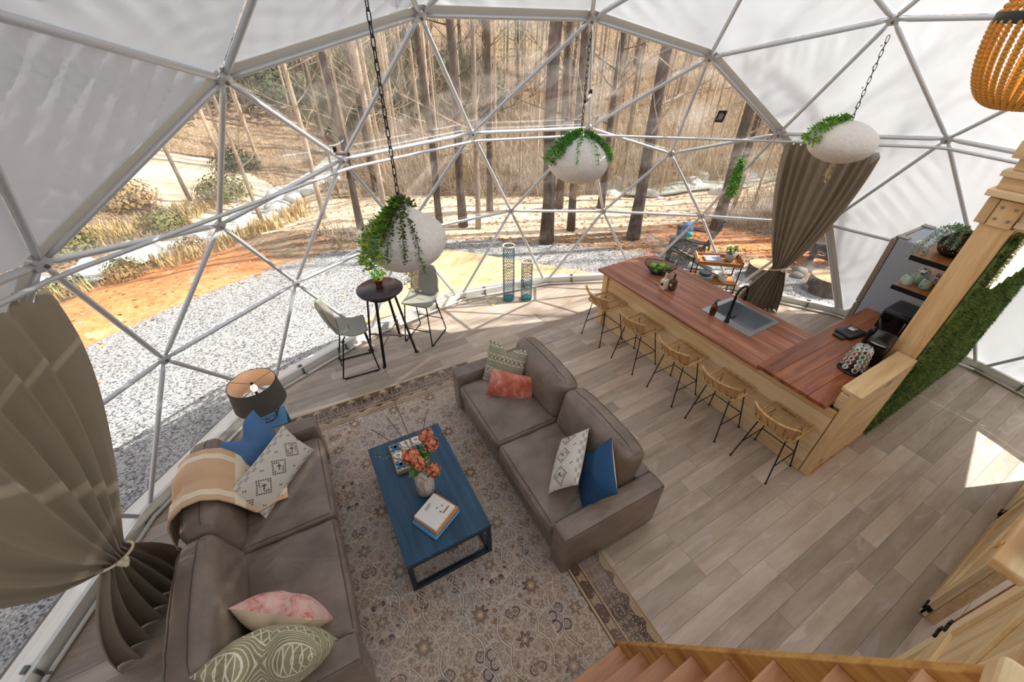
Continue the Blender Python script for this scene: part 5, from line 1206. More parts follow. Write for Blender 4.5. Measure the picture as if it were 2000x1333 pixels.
# ---------------------------------------------------------------- woven lanterns
M['teal_wicker'] = plain('teal_wicker', (66, 122, 134), .6, 0, .3, 40); M['rope'] = plain('cream_rope', (224, 210, 182), .9, 0, .1, 60)
def lantern(x, y, h, r, label, seed):
    t = thing('woven_lantern', label, 'lantern', (x, y, 0), 0, 'blue woven floor lanterns'); rnd = random.Random(seed)
    MB().lathe([(0,0),(r*.92,0),(r,.01),(r,.05),(r*.96,.052),(0,.052)], 24, cap=False).build('base', M['teal_wicker'], t, True)
    w = MB(); n = 15; m_ = int(h/.06)
    for k in range(n):
        for s in (1, -1):
            pts = []
            for i in range(m_+1):
                z = .04+(h-.05)*i/m_; a = 2*PI*k/n+s*(.16*(1 if (i % 2) else -1)); pts.append((r*math.cos(a), r*math.sin(a), z))
            w.tube(pts, .0036, 4, cap=False)
    o = w.build('wicker_mesh', M['teal_wicker'], t); o['kind'] = 'stuff'
    for z in (h*.33, h*.66): MB().tube([(r*math.cos(a), r*math.sin(a), z) for a in np.linspace(0, 2*PI, 25)[:-1]], .004, 5, True).build('hoop', M['teal_wicker'], t, True)
    MB().tube([(r*math.cos(a), r*math.sin(a), h) for a in np.linspace(0, 2*PI, 33)[:-1]], .012, 7, True).build('rope_rim', M['rope'], t, True)
    MB().tube([(r*math.cos(a), r*math.sin(a)*.7-.02, h+.005-abs(math.sin(a))*.12*(1 if a < PI else 0)) for a in np.linspace(-.3, PI*.55, 12)], .008, 6).build('rope_handle', M['rope'], t, True)
lantern(3.03, 5.26, .975, .092, 'taller teal woven lantern with cream rope rim by the clear wall', 1)
lantern(3.29, 5.115, .70, .090, 'shorter teal woven lantern with cream rope rim by the clear wall', 2)
tg = thing('curtain_tag', 'small tan hanging tag on a white string at the foot of the clear wall', 'tag', (2.72, 5.25, 0), .4)
MB().poly([(-.05,-.03),(.05,-.035),(.045,.03),(.0,.055),(-.04,.03)], .004, .012).build('tag_card', plain('kraft_card', (206, 168, 104), .8), tg); MB().tube([(0,.05,.012),(.0,.1,.06),(-.02,.16,.14)], .003, 5).build('string', M['rope'], tg)
# ---------------------------------------------------------------- lamp and side table
sd = thing('side_table', 'blue square side table behind the end of the left sofa', 'side table', (-.655, 3.755, 0), math.radians(-2))
M['blue_paint'] = plain('blue_paint', (66, 126, 172), .4, 0, .08, 10)
MB().rbox((0,0,.485), (.30,.28,.03), .005, 4).build('tabletop', M['blue_paint'], sd); MB().rbox((0,0,.16), (.28,.26,.02), .004, 4).build('shelf', M['blue_paint'], sd)
for sx in (-.13, .13):
    for sy in (-.12, .12): MB().box((sx, sy, .235), (.03, .03, .47)).build('leg', M['blue_paint'], sd, bevel=.003)
lp = thing('table_lamp', 'lit table lamp with dark drum shade and wire cage base', 'lamp', (-.665, 3.79, .50))
cg = MB(); nk = 8
for k in range(nk):
    a, a2 = 2*PI*k/nk, 2*PI*(k+1)/nk; P1, P2, P3 = Vector((.02*math.cos(a), .02*math.sin(a), .24)), Vector((.13*math.cos(a), .13*math.sin(a), .09)), Vector((.085*math.cos(a+.39), .085*math.sin(a+.39), .004))
    q2 = Vector((.13*math.cos(a2), .13*math.sin(a2), .09)); q3 = Vector((.085*math.cos(a2+.39), .085*math.sin(a2+.39), .004))
    cg.tube([P1, P2], .0028, 5).tube([P2, P3], .0028, 5).tube([q2, P3], .0028, 5).tube([P2, q2], .0028, 5).tube([P3, q3], .0028, 5)
o = cg.build('wire_cage', M['black_metal'], lp); o['kind'] = 'stuff'
MB().tube([(0,0,.23),(0,0,.37)], .012, 8).build('stem', M['black_metal'], lp, True)
shm = Mat('shade_cloth', lin((84, 80, 74)), .9); nz = shm.noise(150, 2); shm.color(shm.mix(nz, lin((68, 64, 58)), lin((104, 98, 90)))); shm.bump(nz, .3, .003)
MB().lathe([(.236,.225),(.212,.478)], 40, cap=False).build('shade', shm.m, lp, True)
lnm = Mat('shade_lining', lin((236, 206, 178)), .8); MB().lathe([(.232,.226),(.208,.477)], 40, cap=False).build('lining', lnm.m, lp, True)
MB().tube([(.211*math.cos(a), .211*math.sin(a), .478) for a in np.linspace(0, 2*PI, 41)[:-1]], .003, 5, True).build('top_rim', M['black_metal'], lp, True)
sp_ = MB()
for k in range(3): a = 2*PI*k/3+.5; sp_.tube([(0,0,.458),(.208*math.cos(a), .208*math.sin(a), .472)], .0022, 5)
sp_.lathe([(.012,.455),(.014,.465),(.008,.478),(0,.48)], 10).build('spider', M['black_metal'], lp)
for s in (-1, 1): MB().tube(bez((.0, s*.012, .345), (0, s*.07, .36), (0, s*.07, .45), (0, s*.008, .457), 8), .0022, 5).build('harp', M['black_metal'], lp)
bm = bpy.data.materials.new('bulb_glow'); bm.use_nodes = True; b_ = bm.node_tree.nodes['Principled BSDF']; b_.inputs['Emission Color'].default_value = (1, .74, .44, 1); b_.inputs['Emission Strength'].default_value = 3
MB().ball((0,0,.405), (.03,.03,.038), 14, 10).build('bulb', bm, lp, True)
pl = bpy.data.lights.new('lamp_light', 'POINT'); pl.energy = .15; pl.color = (1, .72, .42); pl.shadow_soft_size = .04; plo = bpy.data.objects.new('lamp_light', pl); COL.objects.link(plo); plo.parent = lp; plo.location = (0, .05, .40)
# ---------------------------------------------------------------- hanging planters
pm_ = Mat('planter_plaster', lin((226, 219, 208)), .85, spec=.2); n_ = pm_.noise(34, 4, rough=.65); pm_.color(pm_.mix(n_, lin((216, 209, 200)), lin((244, 240, 234)))); pm_.bump(n_+pm_.voro(26)*.5, .7, .012); M['plaster'] = pm_.m
link = MB().tube([(0, .011*math.cos(a), .026*math.sin(a)+(.008 if math.sin(a) > 0 else -.008)) for a in np.linspace(0, 2*PI, 15)[:-1]], .0034, 5, True).mesh('chain_link', M['black_metal'], True)
def planter(x, y, zc, W_, H_, ztop, label, seed, strands, cone=.0, yaw=0, flat=1.0):
    t = thing('hanging_planter', label, 'planter', (x, y, zc), yaw, 'hanging white planters'); rnd = random.Random(seed); inv = Matrix.Rotation(-yaw, 4, 'Z')
    def sh(u, q):
        z = q.z; k = 1.0
        if u.z > .35: k = 1-cone*((u.z-.35)/.65)**1.0; z = q.z*(1+cone*.35*((u.z-.35)/.65))
        return Vector((q.x*k*(1+.05*u.y), q.y*k, z))*(1+.03*noise.noise(u*1.8+Vector((seed, 0, 0))))
    MB().ball((0,0,0), (W_/2, W_/2*flat, H_/2), 36, 24, fn=sh).build('bowl', M['plaster'], t, True)
    zt_ = H_/2*(1+cone*.3); n = int((ztop-zc-zt_-.02)/.054)
    for i in range(n):
        o = bpy.data.objects.new('chain_link', link); COL.objects.link(o); o.parent = t; o.location = (0, 0, zt_+.03+i*.054); o.rotation_euler = (0, 0, (PI/2 if i % 2 else 0)+.3)
    MB().tube([(0,0,zt_-.06),(0,0,zt_+.01)], .006, 6).build('hook', M['steel'], t, True)
    for k, (az, mt, ln, lens, nleaf, size) in enumerate(strands):
        a = az-yaw; R0 = W_/2; c, s = math.cos(a), math.sin(a); ex = 1.0+rnd.uniform(.0, .05)
        ang = [0.10+1.45*i/9 for i in range(10)]; pts = [(c*R0*ex*math.sin(g)*1.0, s*R0*ex*flat*math.sin(g), (H_/2*(1+.3*cone*(1-math.sin(g)))*math.cos(g)*ex)+.012) for g in ang if g < lens*1.6]
        if cone: pts = [(p[0]*(1-cone*.75*max(0, (p[2]/(H_/2)-.35)/.65)), p[1]*(1-cone*.75*max(0, (p[2]/(H_/2)-.35)/.65)), p[2]+.02) for p in pts]
        if ln > 0: p = pts[-1]; pts += [(p[0]+.01*i*c+rnd.uniform(-.008, .008), p[1]+.01*i*s, p[2]-ln*i/4) for i in range(1, 5)]
        if len(pts) < 2: continue
        mb = MB().tube(pts, .0028, 4); leaf_strand(mb, pts, nleaf, size, rnd, .016, shape=.5); mb.build('trailing_stem', M[mt], t)
    for k in range(3):     # dried seed discs underneath
        pts = bez((.0, .0, -H_/2+.01), (.02*k, .01, -H_/2-.06), (-.03+.03*k, .02, -H_/2-.11), (-.05+.045*k, .02*(k-1), -H_/2-.16-.03*k), 6); mb = MB().tube(pts, .0018, 4); leaf_strand(mb, pts, 16, .03, rnd, .012, disc=True); mb.build('seed_spray', M['leaf_cream'], t)
    for i in range(5):
        z = zt_+.12+i*.17; a = rnd.uniform(0, 6.28)
        if z < ztop-zc-.05: MB().ball((.028*math.cos(a), .028*math.sin(a), z), .009, 8, 6).build('fairy_bulb', M['leaf_cream'], t, True)
    return t
L_ = math.radians
lf_ = [(L_(200+k*6.5), ['leaf_yellow', 'leaf', 'leaf_fresh', 'leaf_yellow', 'leaf'][k % 5], .10+.02*(k % 4), 1, 95, .032) for k in range(-3, 4)]+[(L_(252), 'leaf_dark', .06, 1, 120, .022), (L_(232), 'leaf_dark', .05, 1, 120, .022), (L_(270), 'leaf_dark', .16, 1, 120, .020), (L_(30), 'leaf_dark', 0, .55, 60, .022), (L_(300), 'leaf_dark', 0, .42, 36, .024), (L_(222), 'leaf_dark', .0, .9, 90, .026)]
planter(.73, 2.685, 2.545, .56, .42, 4.39, 'onion shaped white hanging planter with lime green trailing stems, nearest on the left', 1, lf_, .62)
mf = [(L_(150+k*9), ['leaf_fresh', 'leaf', 'leaf_fresh'][k % 3], .02, 1.0 if k < 4 else .8, 110, .034) for k in range(6)]+[(L_(300+k*7), ['leaf_fresh', 'leaf', 'leaf_fresh', 'leaf'][k % 4], 0, .98, 130, .034) for k in range(5)]+[(L_(268), 'leaf_fresh', 0, 1.0, 50, .026), (L_(228), 'leaf_fresh', 0, 1.0, 40, .024), (L_(60), 'leaf', 0, .5, 60, .03), (L_(100), 'leaf_fresh', 0, .5, 60, .03), (L_(182), 'leaf_dark', .05, 1, 70, .03)]
planter(3.24, 3.995, 2.475, .70, .50, 3.72, 'wide white hanging planter with bright green stems in front of the middle panes', 2, mf, .12)
rf_ = [(L_(110+k*11), 'leaf' if k % 2 else 'leaf_fresh', .03, 1.0, 80, .035) for k in range(6)]
planter(5.44, 2.36, 2.735, .64, .40, 3.70, 'white hanging planter in front of the right curtain', 3, rf_, .05)
gb = thing('hanging_foliage', 'green cylinder of trailing foliage hanging left of the right curtain', 'plant', (5.62, 3.52, 2.05)); rg_ = random.Random(77)
for k in range(9):
    a = 2*PI*k/9; pts = [(.05*math.cos(a)*min(1, .3+i/3), .05*math.sin(a)*min(1, .3+i/3), .26-.5*i/6) for i in range(7)]; mb = MB().tube(pts, .003, 4); leaf_strand(mb, pts, 95, .036, rg_, .02, shape=.5); mb.build('trailing_stem', M['leaf_fresh' if k % 2 else 'leaf'], gb)
MB().tube([(0,0,.24),(.0,0,.5),(.03,-.05,.56)], .003, 5).build('cord', M['black_metal'], gb)
# ---------------------------------------------------------------- curtains
cmz = Mat('curtain_cloth', rough=.9, spec=.15); n_ = cmz.noise(160, 2); n2_ = cmz.noise(3, 3); cmz.color(cmz.mix(n_*.5+n2_*.5, lin((150, 138, 120)), lin((182, 169, 148)))); cmz.bump(n_, .25, .003); cmz.b.inputs['Sheen Weight'].default_value = .2
tlc = cmz.new('ShaderNodeBsdfTranslucent'); tlc.inputs[0].default_value = (.40, .33, .24, 1); mxc = cmz.new('ShaderNodeMixShader'); mxc.inputs[0].default_value = .18; cmz.lk(cmz.b.outputs[0], mxc.inputs[1]); cmz.lk(tlc.outputs[0], mxc.inputs[2]); cmz.lk(mxc.outputs[0], cmz.out.inputs[0]); M['curtain'] = cmz.m
def curtain(label, top0, top1, tie, ztie, bot0, bot1, zt_, nf, seed, skew0=.0, skew1=.0, amp=.05, hooks=12):
    root = thing('curtain', label, 'curtain', (tie[0], tie[1], 0), 0, 'tied back curtains'); O = Vector((tie[0], tie[1], 0)); rnd = random.Random(seed)
    T0, T1, B0, B1 = (Vector(p) for p in (top0, top1, bot0, bot1)); Tc = Vector((tie[0], tie[1], ztie)); ph = [rnd.uniform(-.6, .6) for _ in range(40)]
    dirT = (T1-T0).normalized(); nrm = Vector((dirT.y, -dirT.x, 0))
    if (CEN-Tc).dot(nrm) < 0: nrm = -nrm
    bdir = (B1-B0).normalized(); gath = .085
    def P(s, v):
        top = T0.lerp(T1, s)+Vector((0, 0, -.05*(1-abs(math.sin(s*PI*hooks)))*1.0)); mid = Tc+dirT*((s-.5)*gath*2); bot = B0.lerp(B1, s)
        vt = (zt_-ztie)/zt_
        if v < vt:
            k = v/vt; e = k**1.55; p = top.lerp(mid, e); p.z = top.z+(mid.z-top.z)*k
            sag = math.sin(k*PI)*(skew1*s+skew0*(1-s)); p += Vector((0, 0, -sag))
            A = amp*(1-.62*k)*(.45+.55*min(1, k*6))*(.75+.6*noise.noise((s*6, seed, v*1.2)))
        else:
            k = (v-vt)/(1-vt); e = 1-(1-k)**1.8; p = mid.lerp(bot, e); p.z = mid.z+(bot.z-mid.z)*k; A = amp*(.38+.75*k)
        i = int(s*nf); f = s*nf*2*PI+1.3*math.sin(s*9+seed)+1.1*noise.noise((s*7, v*1.6, seed))+.5*math.sin(v*2.2+s*5)
        return tuple(p+nrm*(A*(math.sin(f)+.25*math.sin(2*f+v*3)))+bdir*(.3*A*math.cos(f))-O)
    o = MB().grid(nf*14, 46, P).build('cloth', M['curtain'], root, True)
    s = o.modifiers.new('thickness', 'SOLIDIFY'); s.thickness = .004
    R0 = gath*1.02; ring_ = [(Tc-O)+dirT*(math.cos(a)*(gath+.035))+nrm*(math.sin(a)*.075)+Vector((0, 0, .035*math.cos(a))) for a in np.linspace(0, 2*PI, 25)[:-1]]
    MB().tube(ring_, .009, 7, True).build('tie_rope', M['rope'], root, True)
    kn = (Tc-O)+nrm*.085+dirT*.05; k = MB().ball(kn, .03, 10, 8); 
    for a in range(5): v = Vector((math.cos(a*1.3), math.sin(a*1.3), math.cos(a*2.1)))*.02; k.ball(kn+v, .017, 8, 6)
    k.build('rope_knot', M['rope'], root, True)
    for i in range(hooks):
        p = T0.lerp(T1, (i+.5)/hooks)-O; MB().tube([p+Vector((0,0,-.01)), p+Vector((0,0,.05))], .004, 5).build('hook', M['steel'], root)
    return root
curtain('taupe curtain tied with cream rope at the left edge of the clear wall', (-1.235, 3.13, 2.52), (-1.80, 1.72, 2.60), (-1.585, 2.47), .905, (-1.52, 2.92, .012), (-1.90, 2.22, .012), 2.5, 7, 3, 0, .22, .06)
curtain('taupe curtain tied with cream rope between the clear wall and the fridge', (5.86, 3.16, 2.55), (6.53, 2.36, 2.62), (6.37, 2.86), .80, (6.02, 3.16, .012), (6.62, 2.74, .012), 2.55, 9, 5, 0, .15, .055)
# ---------------------------------------------------------------- bar cart with crockery
ctx, cty, ca = 5.80, 3.50, math.radians(-42)
cart = thing('bar_cart', 'two tier wooden bar cart with chicken wire sides behind the bar', 'cart', (ctx, cty, 0), ca)
M['cart_wood'] = wood('cart_wood', (196, 138, 78), (216, 164, 104), (150, 96, 48), 0, 1, .5, .1)
for z, nm in ((.78, 'top_tray'), (.46, 'shelf'), (.14, 'bottom_shelf')):
    o = MB().box((0,0,z), (.66,.34,.018)).build(nm, M['cart_wood'], cart, bevel=.003)
    for sy in (-1, 1): MB().box((0, sy*.165, z+.025), (.66, .016, .05 if z > .7 else .025)).build('rim_board', M['cart_wood'], o)
    if z > .7:
        for sx in (-1, 1): MB().box((sx*.325, 0, z+.04), (.016, .34, .07)).build('end_board', M['cart_wood'], o)
for sx in (-.318, .318):
    for sy in (-.155, .155): MB().box((sx, sy, .45), (.014, .014, .82)).build('post', M['black_metal'], cart); MB().ball((sx, sy, .02), .02, 8, 6).build('caster', M['black_plastic'], cart, True)
    MB().tube(bez((sx, -.13, .80), (sx*1.12, -.13, .93), (sx*1.12, .13, .93), (sx, .13, .80), 10), .009, 7).build('rope_handle', M['rope'], cart, True)
wn = MB()
def chick(p0, ux, uz, nx_, nz_):
    for i in range(nx_):
        for j in range(nz_):
            c = Vector(p0)+Vector(ux)*(i+.5*(j % 2))/nx_+Vector(uz)*j/nz_; h = Vector(ux)/nx_*.5; v = Vector(uz)/nz_
            wn.tube([c, c+v*.45], .0018, 4, cap=False); wn.tube([c+v*.45, c+v+h], .0018, 4, cap=False); wn.tube([c+v*.45, c+v-h], .0018, 4, cap=False)
chick((-.31, -.16, .15), (.62, 0, 0), (0, 0, .30), 8, 6); chick((-.31, .16, .15), (.62, 0, 0), (0, 0, .30), 8, 6); chick((.318, -.15, .15), (0, .30, 0), (0, 0, .62), 5, 12); chick((-.318, -.15, .15), (0, .30, 0), (0, 0, .62), 5, 12)
o = wn.build('chicken_wire', M['black_metal'], cart); o['kind'] = 'stuff'
CM = Matrix.Translation((ctx, cty, 0)) @ Matrix.Rotation(ca, 4, 'Z')
def cpos(x, y, z): return tuple(CM @ Vector((x, y, z)))
M['plate_blue'] = plain('blue_glaze', (126, 152, 164), .2, 0, .08, 20); M['plate_white'] = plain('white_glaze', (222, 224, 222), .2, 0, .04); M['rim_dark'] = plain('dark_glaze_rim', (70, 76, 80), .3)
for i in range(7):
    big = i < 4; r = .125 if big else .095
    pl_ = thing('plate', ('large pale plate, number %s from the bottom of the stack on the cart' % ['one', 'two', 'three', 'four'][i]) if big else ('small blue plate, %s on the large pale plates in the cart' % ['first', 'second', 'topmost'][i-4]), 'plate', cpos(-.13, -.02, .470+i*.017), 0, 'plates on the cart')
    MB().lathe([(0,0),(r*.6,0),(r,.012),(r,.016),(r*.62,.005),(0,.005)], 26, cap=False).build('dish', M['plate_white' if big else 'plate_blue'], pl_, True); MB().tube([(r*math.cos(a), r*math.sin(a), .014) for a in np.linspace(0, 2*PI, 27)[:-1]], .0022, 4, True).build('rim', M['rim_dark'], pl_)
for i, (x, y, k) in enumerate(((.13, -.07, 0), (.13, -.07, 1), (.13, -.07, 2), (.09, .08, 0), (.09, .08, 1))):
    b = tag(MB().lathe([(0,0),(.035,0),(.06,.03),(.068,.055),(.064,.055),(.055,.03),(0,.008)], 22, cap=False).build('bowl', M['plate_white'], None, True, cpos(x, y, .470+k*.022)), ['bottom white bowl of the near stack on the cart', 'middle white bowl of the near stack on the cart', 'top white bowl of the near stack on the cart', 'lower white bowl of the rear stack on the cart', 'upper white bowl of the rear stack on the cart'][i], 'bowl', 'bowls on the cart')
bkm = Mat('magazine_cover', rough=.35); nb_ = bkm.noise(16, 4, bkm.mapped((1, 3, 1)), .6, 1); bkm.color(bkm.ramp(nb_, [(.35, lin((70, 76, 120))), (.48, lin((210, 220, 232))), (.58, lin((120, 110, 150))), (.7, lin((236, 238, 240)))]))
bk = thing('picture_book', 'blue and white picture book lying on the cart top', 'book', cpos(-.08, .0, .80), ca+.12); MB().box((0,0,.012), (.25,.19,.02)).build('pages', pg, bk); MB().box((0,0,.023), (.255,.195,.004)).box((0,0,.002), (.255,.195,.003)).build('cover', bkm.m, bk)
cp_ = thing('potted_plant', 'striped leafy plant in a pale grey pot on the cart top', 'plant', cpos(.165, .02, .79)); M['pot_grey'] = plain('grey_pot', (176, 176, 174), .5)
MB().lathe([(0,0),(.055,0),(.072,.06),(.076,.13),(.068,.13),(.06,.11),(0,.11)], 24, cap=False).build('pot', M['pot_grey'], cp_, True)
lm_ = Mat('striped_leaf', rough=.5); xx = lm_.noise(14, 2); lm_.color(lm_.mix(xx.ss(.45, .6), lin((62, 92, 44)), lin((196, 204, 120)))); rk = random.Random(9)
for k in range(16):
    a = 2*PI*k/16+rk.uniform(-.2, .2); l = rk.uniform(.09, .16); mb = MB(); pts = bez((.02*math.cos(a), .02*math.sin(a), .11), (.04*math.cos(a), .04*math.sin(a), .22), (l*.8*math.cos(a), l*.8*math.sin(a), .24+rk.random()*.05), (l*1.1*math.cos(a), l*1.1*math.sin(a), .12+rk.random()*.12), 6); s_ = Vector((-math.sin(a), math.cos(a), 0))
    for i, p in enumerate(pts): w_ = .024*math.sin(.3+2.7*i/6); mb.v += [tuple(Vector(p)-s_*w_), tuple(Vector(p)+Vector((0,0,-.006))), tuple(Vector(p)+s_*w_)]
    for i in range(6): mb.f += [(3*i, 3*i+1, 3*i+4, 3*i+3), (3*i+1, 3*i+2, 3*i+5, 3*i+4)]
    mb.build('leaf', lm_.m, cp_, True)
# ---------------------------------------------------------------- stairs
sr = thing('staircase', 'steep wooden stair with reddish treads and pine stringer, lower right', 'stairs', (1.22, .45, 0))
A0 = Vector((1.25, .545, .0)); A1 = Vector((1.25, -.40, 2.55)); dS = (A1-A0).normalized(); up_ = Vector((0, -dS.z, dS.y)) ; up_ = Vector((0, dS.z, -dS.y))
def SP(p): return Vector(p)-Vector((1.22, .45, 0))
for x in (1.25, .33):
    q = [A0+Vector((0, .03, -.03)), A1+Vector((0, 0, 0)), A1-up_*.24, A0-up_*.24+Vector((0, 0, .0))]
    q = [Vector((x, p.y, max(.013, p.z))) for p in q]
    vs = [SP(p+Vector((-.02, 0, 0))) for p in q]+[SP(p+Vector((.02, 0, 0))) for p in q]
    MB().add(vs, [(0,1,2,3),(7,6,5,4),(0,4,5,1),(1,5,6,2),(2,6,7,3),(3,7,4,0)]).build('stringer', M['stringer'], sr, bevel=.004)
for i, (y, z) in enumerate(((.389,.393),(.271,.71),(.163,.997),(.05,1.302),(-.055,1.618),(-.167,1.926),(-.27,2.217))):
    MB().box(SP((.79, y-.105, z-.02)), (.88, .215, .04)).build('tread', M['tread'], sr, bevel=.005)
MB().box(SP((.79, .44, .08)), (.88, .19, .04)).build('tread', M['tread'], sr, bevel=.005)
# ---------------------------------------------------------------- wall and barn doors under the loft
wl = struct('wall_loft'); wl.location = (1.3, -.56, 0)
def wb(x0, x1, z0, z1, y=-.56, t=.06): MB().box(((x0+x1)/2-1.3, y+.56, (z0+z1)/2), (x1-x0, t, z1-z0)).build('wall_panel', M['pale_pine_x'], wl)
wb(1.32, 2.58, .005, 2.15); wb(3.46, 5.2, .005, 2.15); wb(2.58, 3.46, 2.0, 2.15); wb(5.2, 5.85, .005, 2.15)
MB().box((3.05-1.3, -1.2, 1.0), (1.4, .03, 2.0)).build('closet_back', M['shelf'], wl); MB().box((3.49-1.3, -.62, 1.0), (.03, 1.1, 2.0)).box((2.55-1.3, -.62, 1.0), (.03, 1.1, 2.0)).build('closet_side', M['shelf'], wl)
def barn(label, x0, x1, y, h, latch):
    d = thing('barn_door', label, 'door', (x0, y, .012), 0, 'pine barn doors under the loft'); w_ = x1-x0
    n = int(w_/.14)
    for i in range(n): MB().box((w_*(i+.5)/n, .0, h/2), (w_/n-.003, .024, h)).build('plank', M['pine_z'] if False else M['pale_pine_z'], d)
    for z in (.07, h/2, h-.07): MB().box((w_/2, .022, z), (w_, .022, .13)).build('rail', M['pale_pine_x'], d, bevel=.003)
    for x in (.06, w_-.06): MB().box((x, .0222, h/2), (.12, .0225, h)).build('stile', M['pale_pine_z'], d, bevel=.003)
    for za, zb in ((.14, h/2-.07), (h/2+.07, h-.14)):
        MB().bar((.13, .022, za), (w_-.13, .022, zb), .09, .020, (0, 1, 0)).build('brace', M['pale_pine_x'], d, bevel=.003)
    for z in latch: MB().box((w_ if x0 < 2 else 0, .02, z), (.03, .05, .04)).box((w_-.04 if x0 < 2 else .04, .04, z), (.06, .014, .02)).build('latch', M['black_metal'], d)
    return d
M['pale_pine_z'] = wood('pale_pine_z', (236, 212, 168), (246, 228, 192), (212, 178, 124), 2, .8, .5, .10, 1.0)
barn('pine barn door with diagonal braces beside the stair, black latch on its edge', 1.36, 2.585, -.505, 2.05, (.93, 1.02))
barn('pine barn door standing right of the dark closet opening', 3.455, 4.90, -.515, 2.05, (.10,))
barn('pine barn door at the far end of the wall under the loft', 5.03, 5.85, -.515, 2.05, (.06,))
lr = struct('trim_5'); lr.location = (1.5, -.2, 2.5)
MB().box((.44, -.06, .045), (.80, .07, .03)).build('rail_top', M['stringer'], lr, bevel=.006)
MB().box((.37, -.04, -.02), (.80, .08, .04)).build('rail_end', M['pine'], lr, bevel=.01); MB().lathe([(.016,0),(.016,.006),(0,.008)], 12, (0,0,0), Matrix.Translation((.06, .0, -.02)) @ Matrix.Rotation(-PI/2, 4, 'X')).build('plug', M['stringer'], lr)
MB().bar((-1.05, -.13, .20), (-.60, -.05, .285), .055, .06).build('newel_arm', M['pale_pine_x'], lr, bevel=.012)
# ---------------------------------------------------------------- beaded chandelier, near upper right
bd = thing('bead_chandelier', 'orange wooden bead chandelier with a dark metal band, near top right', 'chandelier', (2.31, .535, 3.52)); M['bead'] = plain('orange_bead', (226, 164, 66), .4, 0, .2, 30)
bead = MB().ball((0,0,0), (.0095, .0095, .0085), 8, 5)
Rb, nb2 = .165, 34
for k in range(nb2):
    a = 2*PI*k/nb2; mb = MB()
    for i in range(24):
        g = i/23*1.40; r = Rb*math.cos(g)**.62 if g < 1.5 else .02; z = .195-.235*math.sin(g)**1.1
        M_ = Matrix.Translation((r*math.cos(a), r*math.sin(a), z)); mb.add(bead.v, bead.f, M_)
    mb.build('bead_string', M['bead'], bd, True)
for k in range(nb2):
    a = 2*PI*(k+.5)/nb2; mb = MB()
    for i in range(10): t_ = i/9; r = .16-.05*t_; mb.add(bead.v, bead.f, Matrix.Translation((r*math.cos(a+t_*.25), r*math.sin(a+t_*.25), 0.222+.15*t_)))
    mb.build('upper_bead_string', M['bead'], bd, True)
MB().lathe([(.167,.192),(.171,.194),(.171,.222),(.166,.224)], 48, cap=False).build('metal_band', plain('dark_band', (64, 62, 60), .5, .5), bd, True)
pl2 = bpy.data.lights.new('chandelier_light', 'POINT'); pl2.energy = .6; pl2.color = (1, .84, .62); pl2.shadow_soft_size = .06; plo2 = bpy.data.objects.new('chandelier_light', pl2); COL.objects.link(plo2); plo2.parent = bd; plo2.location = (0, 0, .10)
MB().lathe([(.106,.37),(.114,.37),(.114,.39),(.106,.39)], 32).build('top_ring', M['black_metal'], bd, True); MB().tube([(0,0,.37),(0,0,1.25)], .008, 8).build('stem', M['black_metal'], bd, True); MB().box((0,0,.38), (.22,.012,.012)).box((0,0,.38), (.012,.22,.012)).build('spreader', M['black_metal'], bd)
# ---------------------------------------------------------------- gadgets on the frame
def cam_gadget(p, d, lb_):
    g = thing('spot_lamp', lb_, 'lamp', p, 0, 'small spot lamps clipped to the frame'); a = Vector(d).normalized()
    MB().tube([Vector((0,0,0)), a*.11], .022, 10).build('barrel', M['steel_dark'], g, True); MB().tube([a*.108, a*.13], .018, 10).build('lens_hood', M['black_plastic'], g, True); MB().box((0,0,.03), (.03,.03,.05)).build('clip', M['black_metal'], g)
q = NO[3].lerp(NO[8], .86); cam_gadget(tuple(q+Vector((.03, -.06, .0))), (.9, -.3, -.1), 'small dark spot lamp clipped to the strut left of the near planter chain')
q = NO[10].lerp(NO[13], .62); cam_gadget(tuple(q+Vector((-.03, -.05, 0))), (-.8, -.3, -.45), 'small silver spot lamp clipped beside the middle planter chain')
c_ = NO[12].lerp(NO[81], .5).lerp(NO[14], .30); n = (c_-CEN).normalized(); st_ = thing('black_sticker', 'small black sticker with white writing on a clear pane, upper right', 'sticker', tuple(c_+n*.012)); st_.rotation_euler = (-n).to_track_quat('Z', 'Y').to_euler()
MB().box((0,0,0), (.10,.17,.002)).build('film', M['black_plastic'], st_)
sc_ = MB()
for i in range(4): sc_.tube([(-.03+.016*i, -.05+.01*(i % 2), .003), (-.02+.014*i, .0, .003), (-.03+.016*i, .04+.01*(i % 3), .003)], .003, 4)
sc_.build('white_lettering', M['white_pvc'], st_)
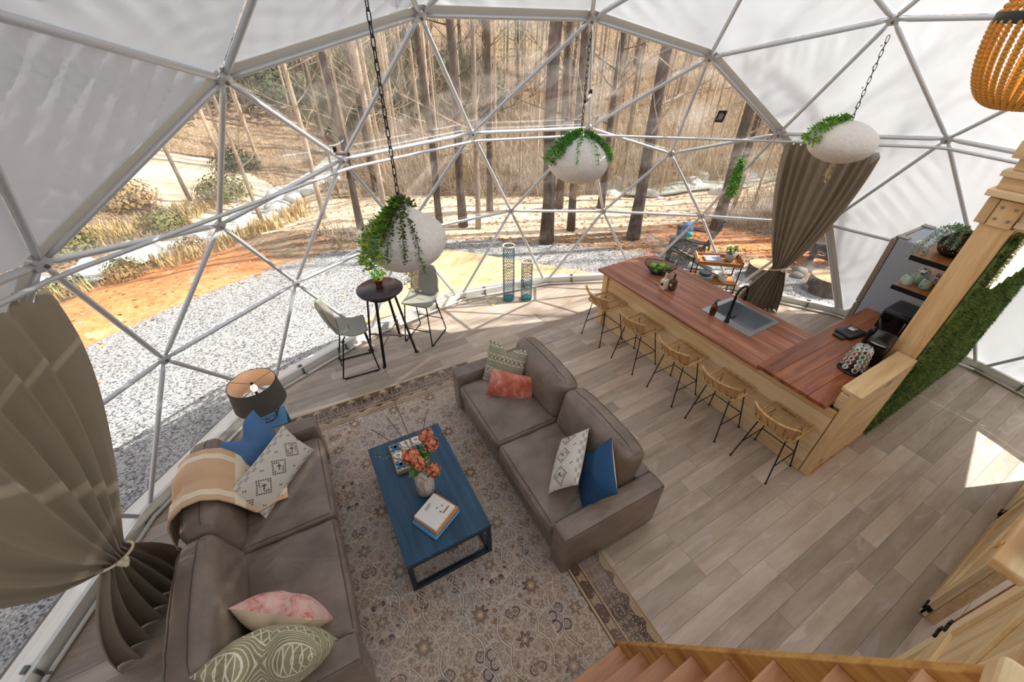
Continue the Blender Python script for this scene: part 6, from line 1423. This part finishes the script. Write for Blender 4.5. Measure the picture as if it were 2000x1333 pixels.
# ---------------------------------------------------------------- outdoors: garden chairs, stumps
M['black_wood'] = plain('black_painted_wood', (40, 42, 46), .5, 0, .15, 10)
def adirondack(x, y, rz, lb_):
    t = thing('garden_armchair', lb_, 'chair', (x, y, gz(x, y)), rz, 'black slatted garden armchairs')
    for i in range(5): MB().box((.22-.115*i, 0, .36-.028*i), (.105, .52, .022)).build('seat_slat', M['black_wood'], t)
    for i in range(5):
        yy = (i-2)*.105; MB().bar((-.26, yy, .26), (-.56, yy*1.12, 1.0-.05*abs(i-2)), .095, .02, (1, 0, 0)).build('back_slat', M['black_wood'], t)
    for s in (-1, 1):
        MB().box((-.02, s*.33, .58), (.75, .13, .024)).build('arm', M['black_wood'], t); MB().box((.28, s*.31, .285), (.10, .035, .57)).build('front_leg', M['black_wood'], t); MB().bar((.3, s*.27, .33), (-.62, s*.27, .03), .12, .03, (0, 0, 1)).build('rear_leg', M['black_wood'], t); MB().bar((-.36, s*.33, .58), (-.40, s*.30, .2), .06, .03, (1, 0, 0)).build('arm_post', M['black_wood'], t)
    MB().box((-.42, 0, .58), (.04, .72, .07)).build('back_rail', M['black_wood'], t)
    return t
a1 = adirondack(7.35, 5.20, math.radians(118), 'black slatted garden armchair outside behind the cart')
adirondack(9.6, 3.75, math.radians(150), 'black slatted garden armchair outside, right of the right curtain')
pb = tag(MB().rbox((0,0,0), (.30,.14,.30), .06, 8, puff=(0,.05,0)).build('outdoor_cushion', M['blue'], None, True, (7.38, 5.33, gz(7.35, 5.2)+.62), math.radians(28)), 'blue cushion on the black garden armchair behind the cart', 'cushion')
tp = thing('teal_tumbler', 'teal and lime cup on the arm of the black garden armchair', 'cup', (7.06, 5.02, gz(7.35, 5.2)+.595)); MB().lathe([(0,0),(.045,0),(.055,.07),(0,.07)], 12).build('cup', plain('lime_plastic', (150, 190, 110), .4), tp, True); MB().lathe([(.055,.07),(.06,.15),(0,.15)], 12).build('band', plain('teal_plastic', (50, 150, 150), .4), tp, True)
M['log_end'] = plain('log_end', (196, 164, 122), .8, 0, .2, 12)
for i, (x, y, r, h, lb_) in enumerate(((8.6, 2.95, .30, .34, 'cut log stump outside, seen below the right curtain tie'), (8.05, 3.9, .26, .30, 'cut log stump outside, left of the right curtain'), (9.2, 2.35, .22, .22, 'small cut log stump near the white pane frame'))):
    s = thing('log_stump', lb_, 'stump', (x, y, gz(x, y)-.02), 0, 'log stumps round the fire place'); MB().lathe([(r*1.05,0),(r,.1),(r,h)], 18, cap=False).build('bark', M['bark_dark'], s, True); MB().lathe([(0,h+.002),(r*.7,h+.002),(r,h-.004)], 18, cap=False).build('cut_face', M['log_end'], s)
for i in range(12):
    a = rr.uniform(0, 6.28); rock(9.0+.62*math.cos(a)*rr.uniform(.8, 1.1), 3.1+.5*math.sin(a), rr.uniform(.08, .16), M['rock_dark'], 'grey stone of the fire ring outside the right curtain', 'rock', 'stones of the fire ring')
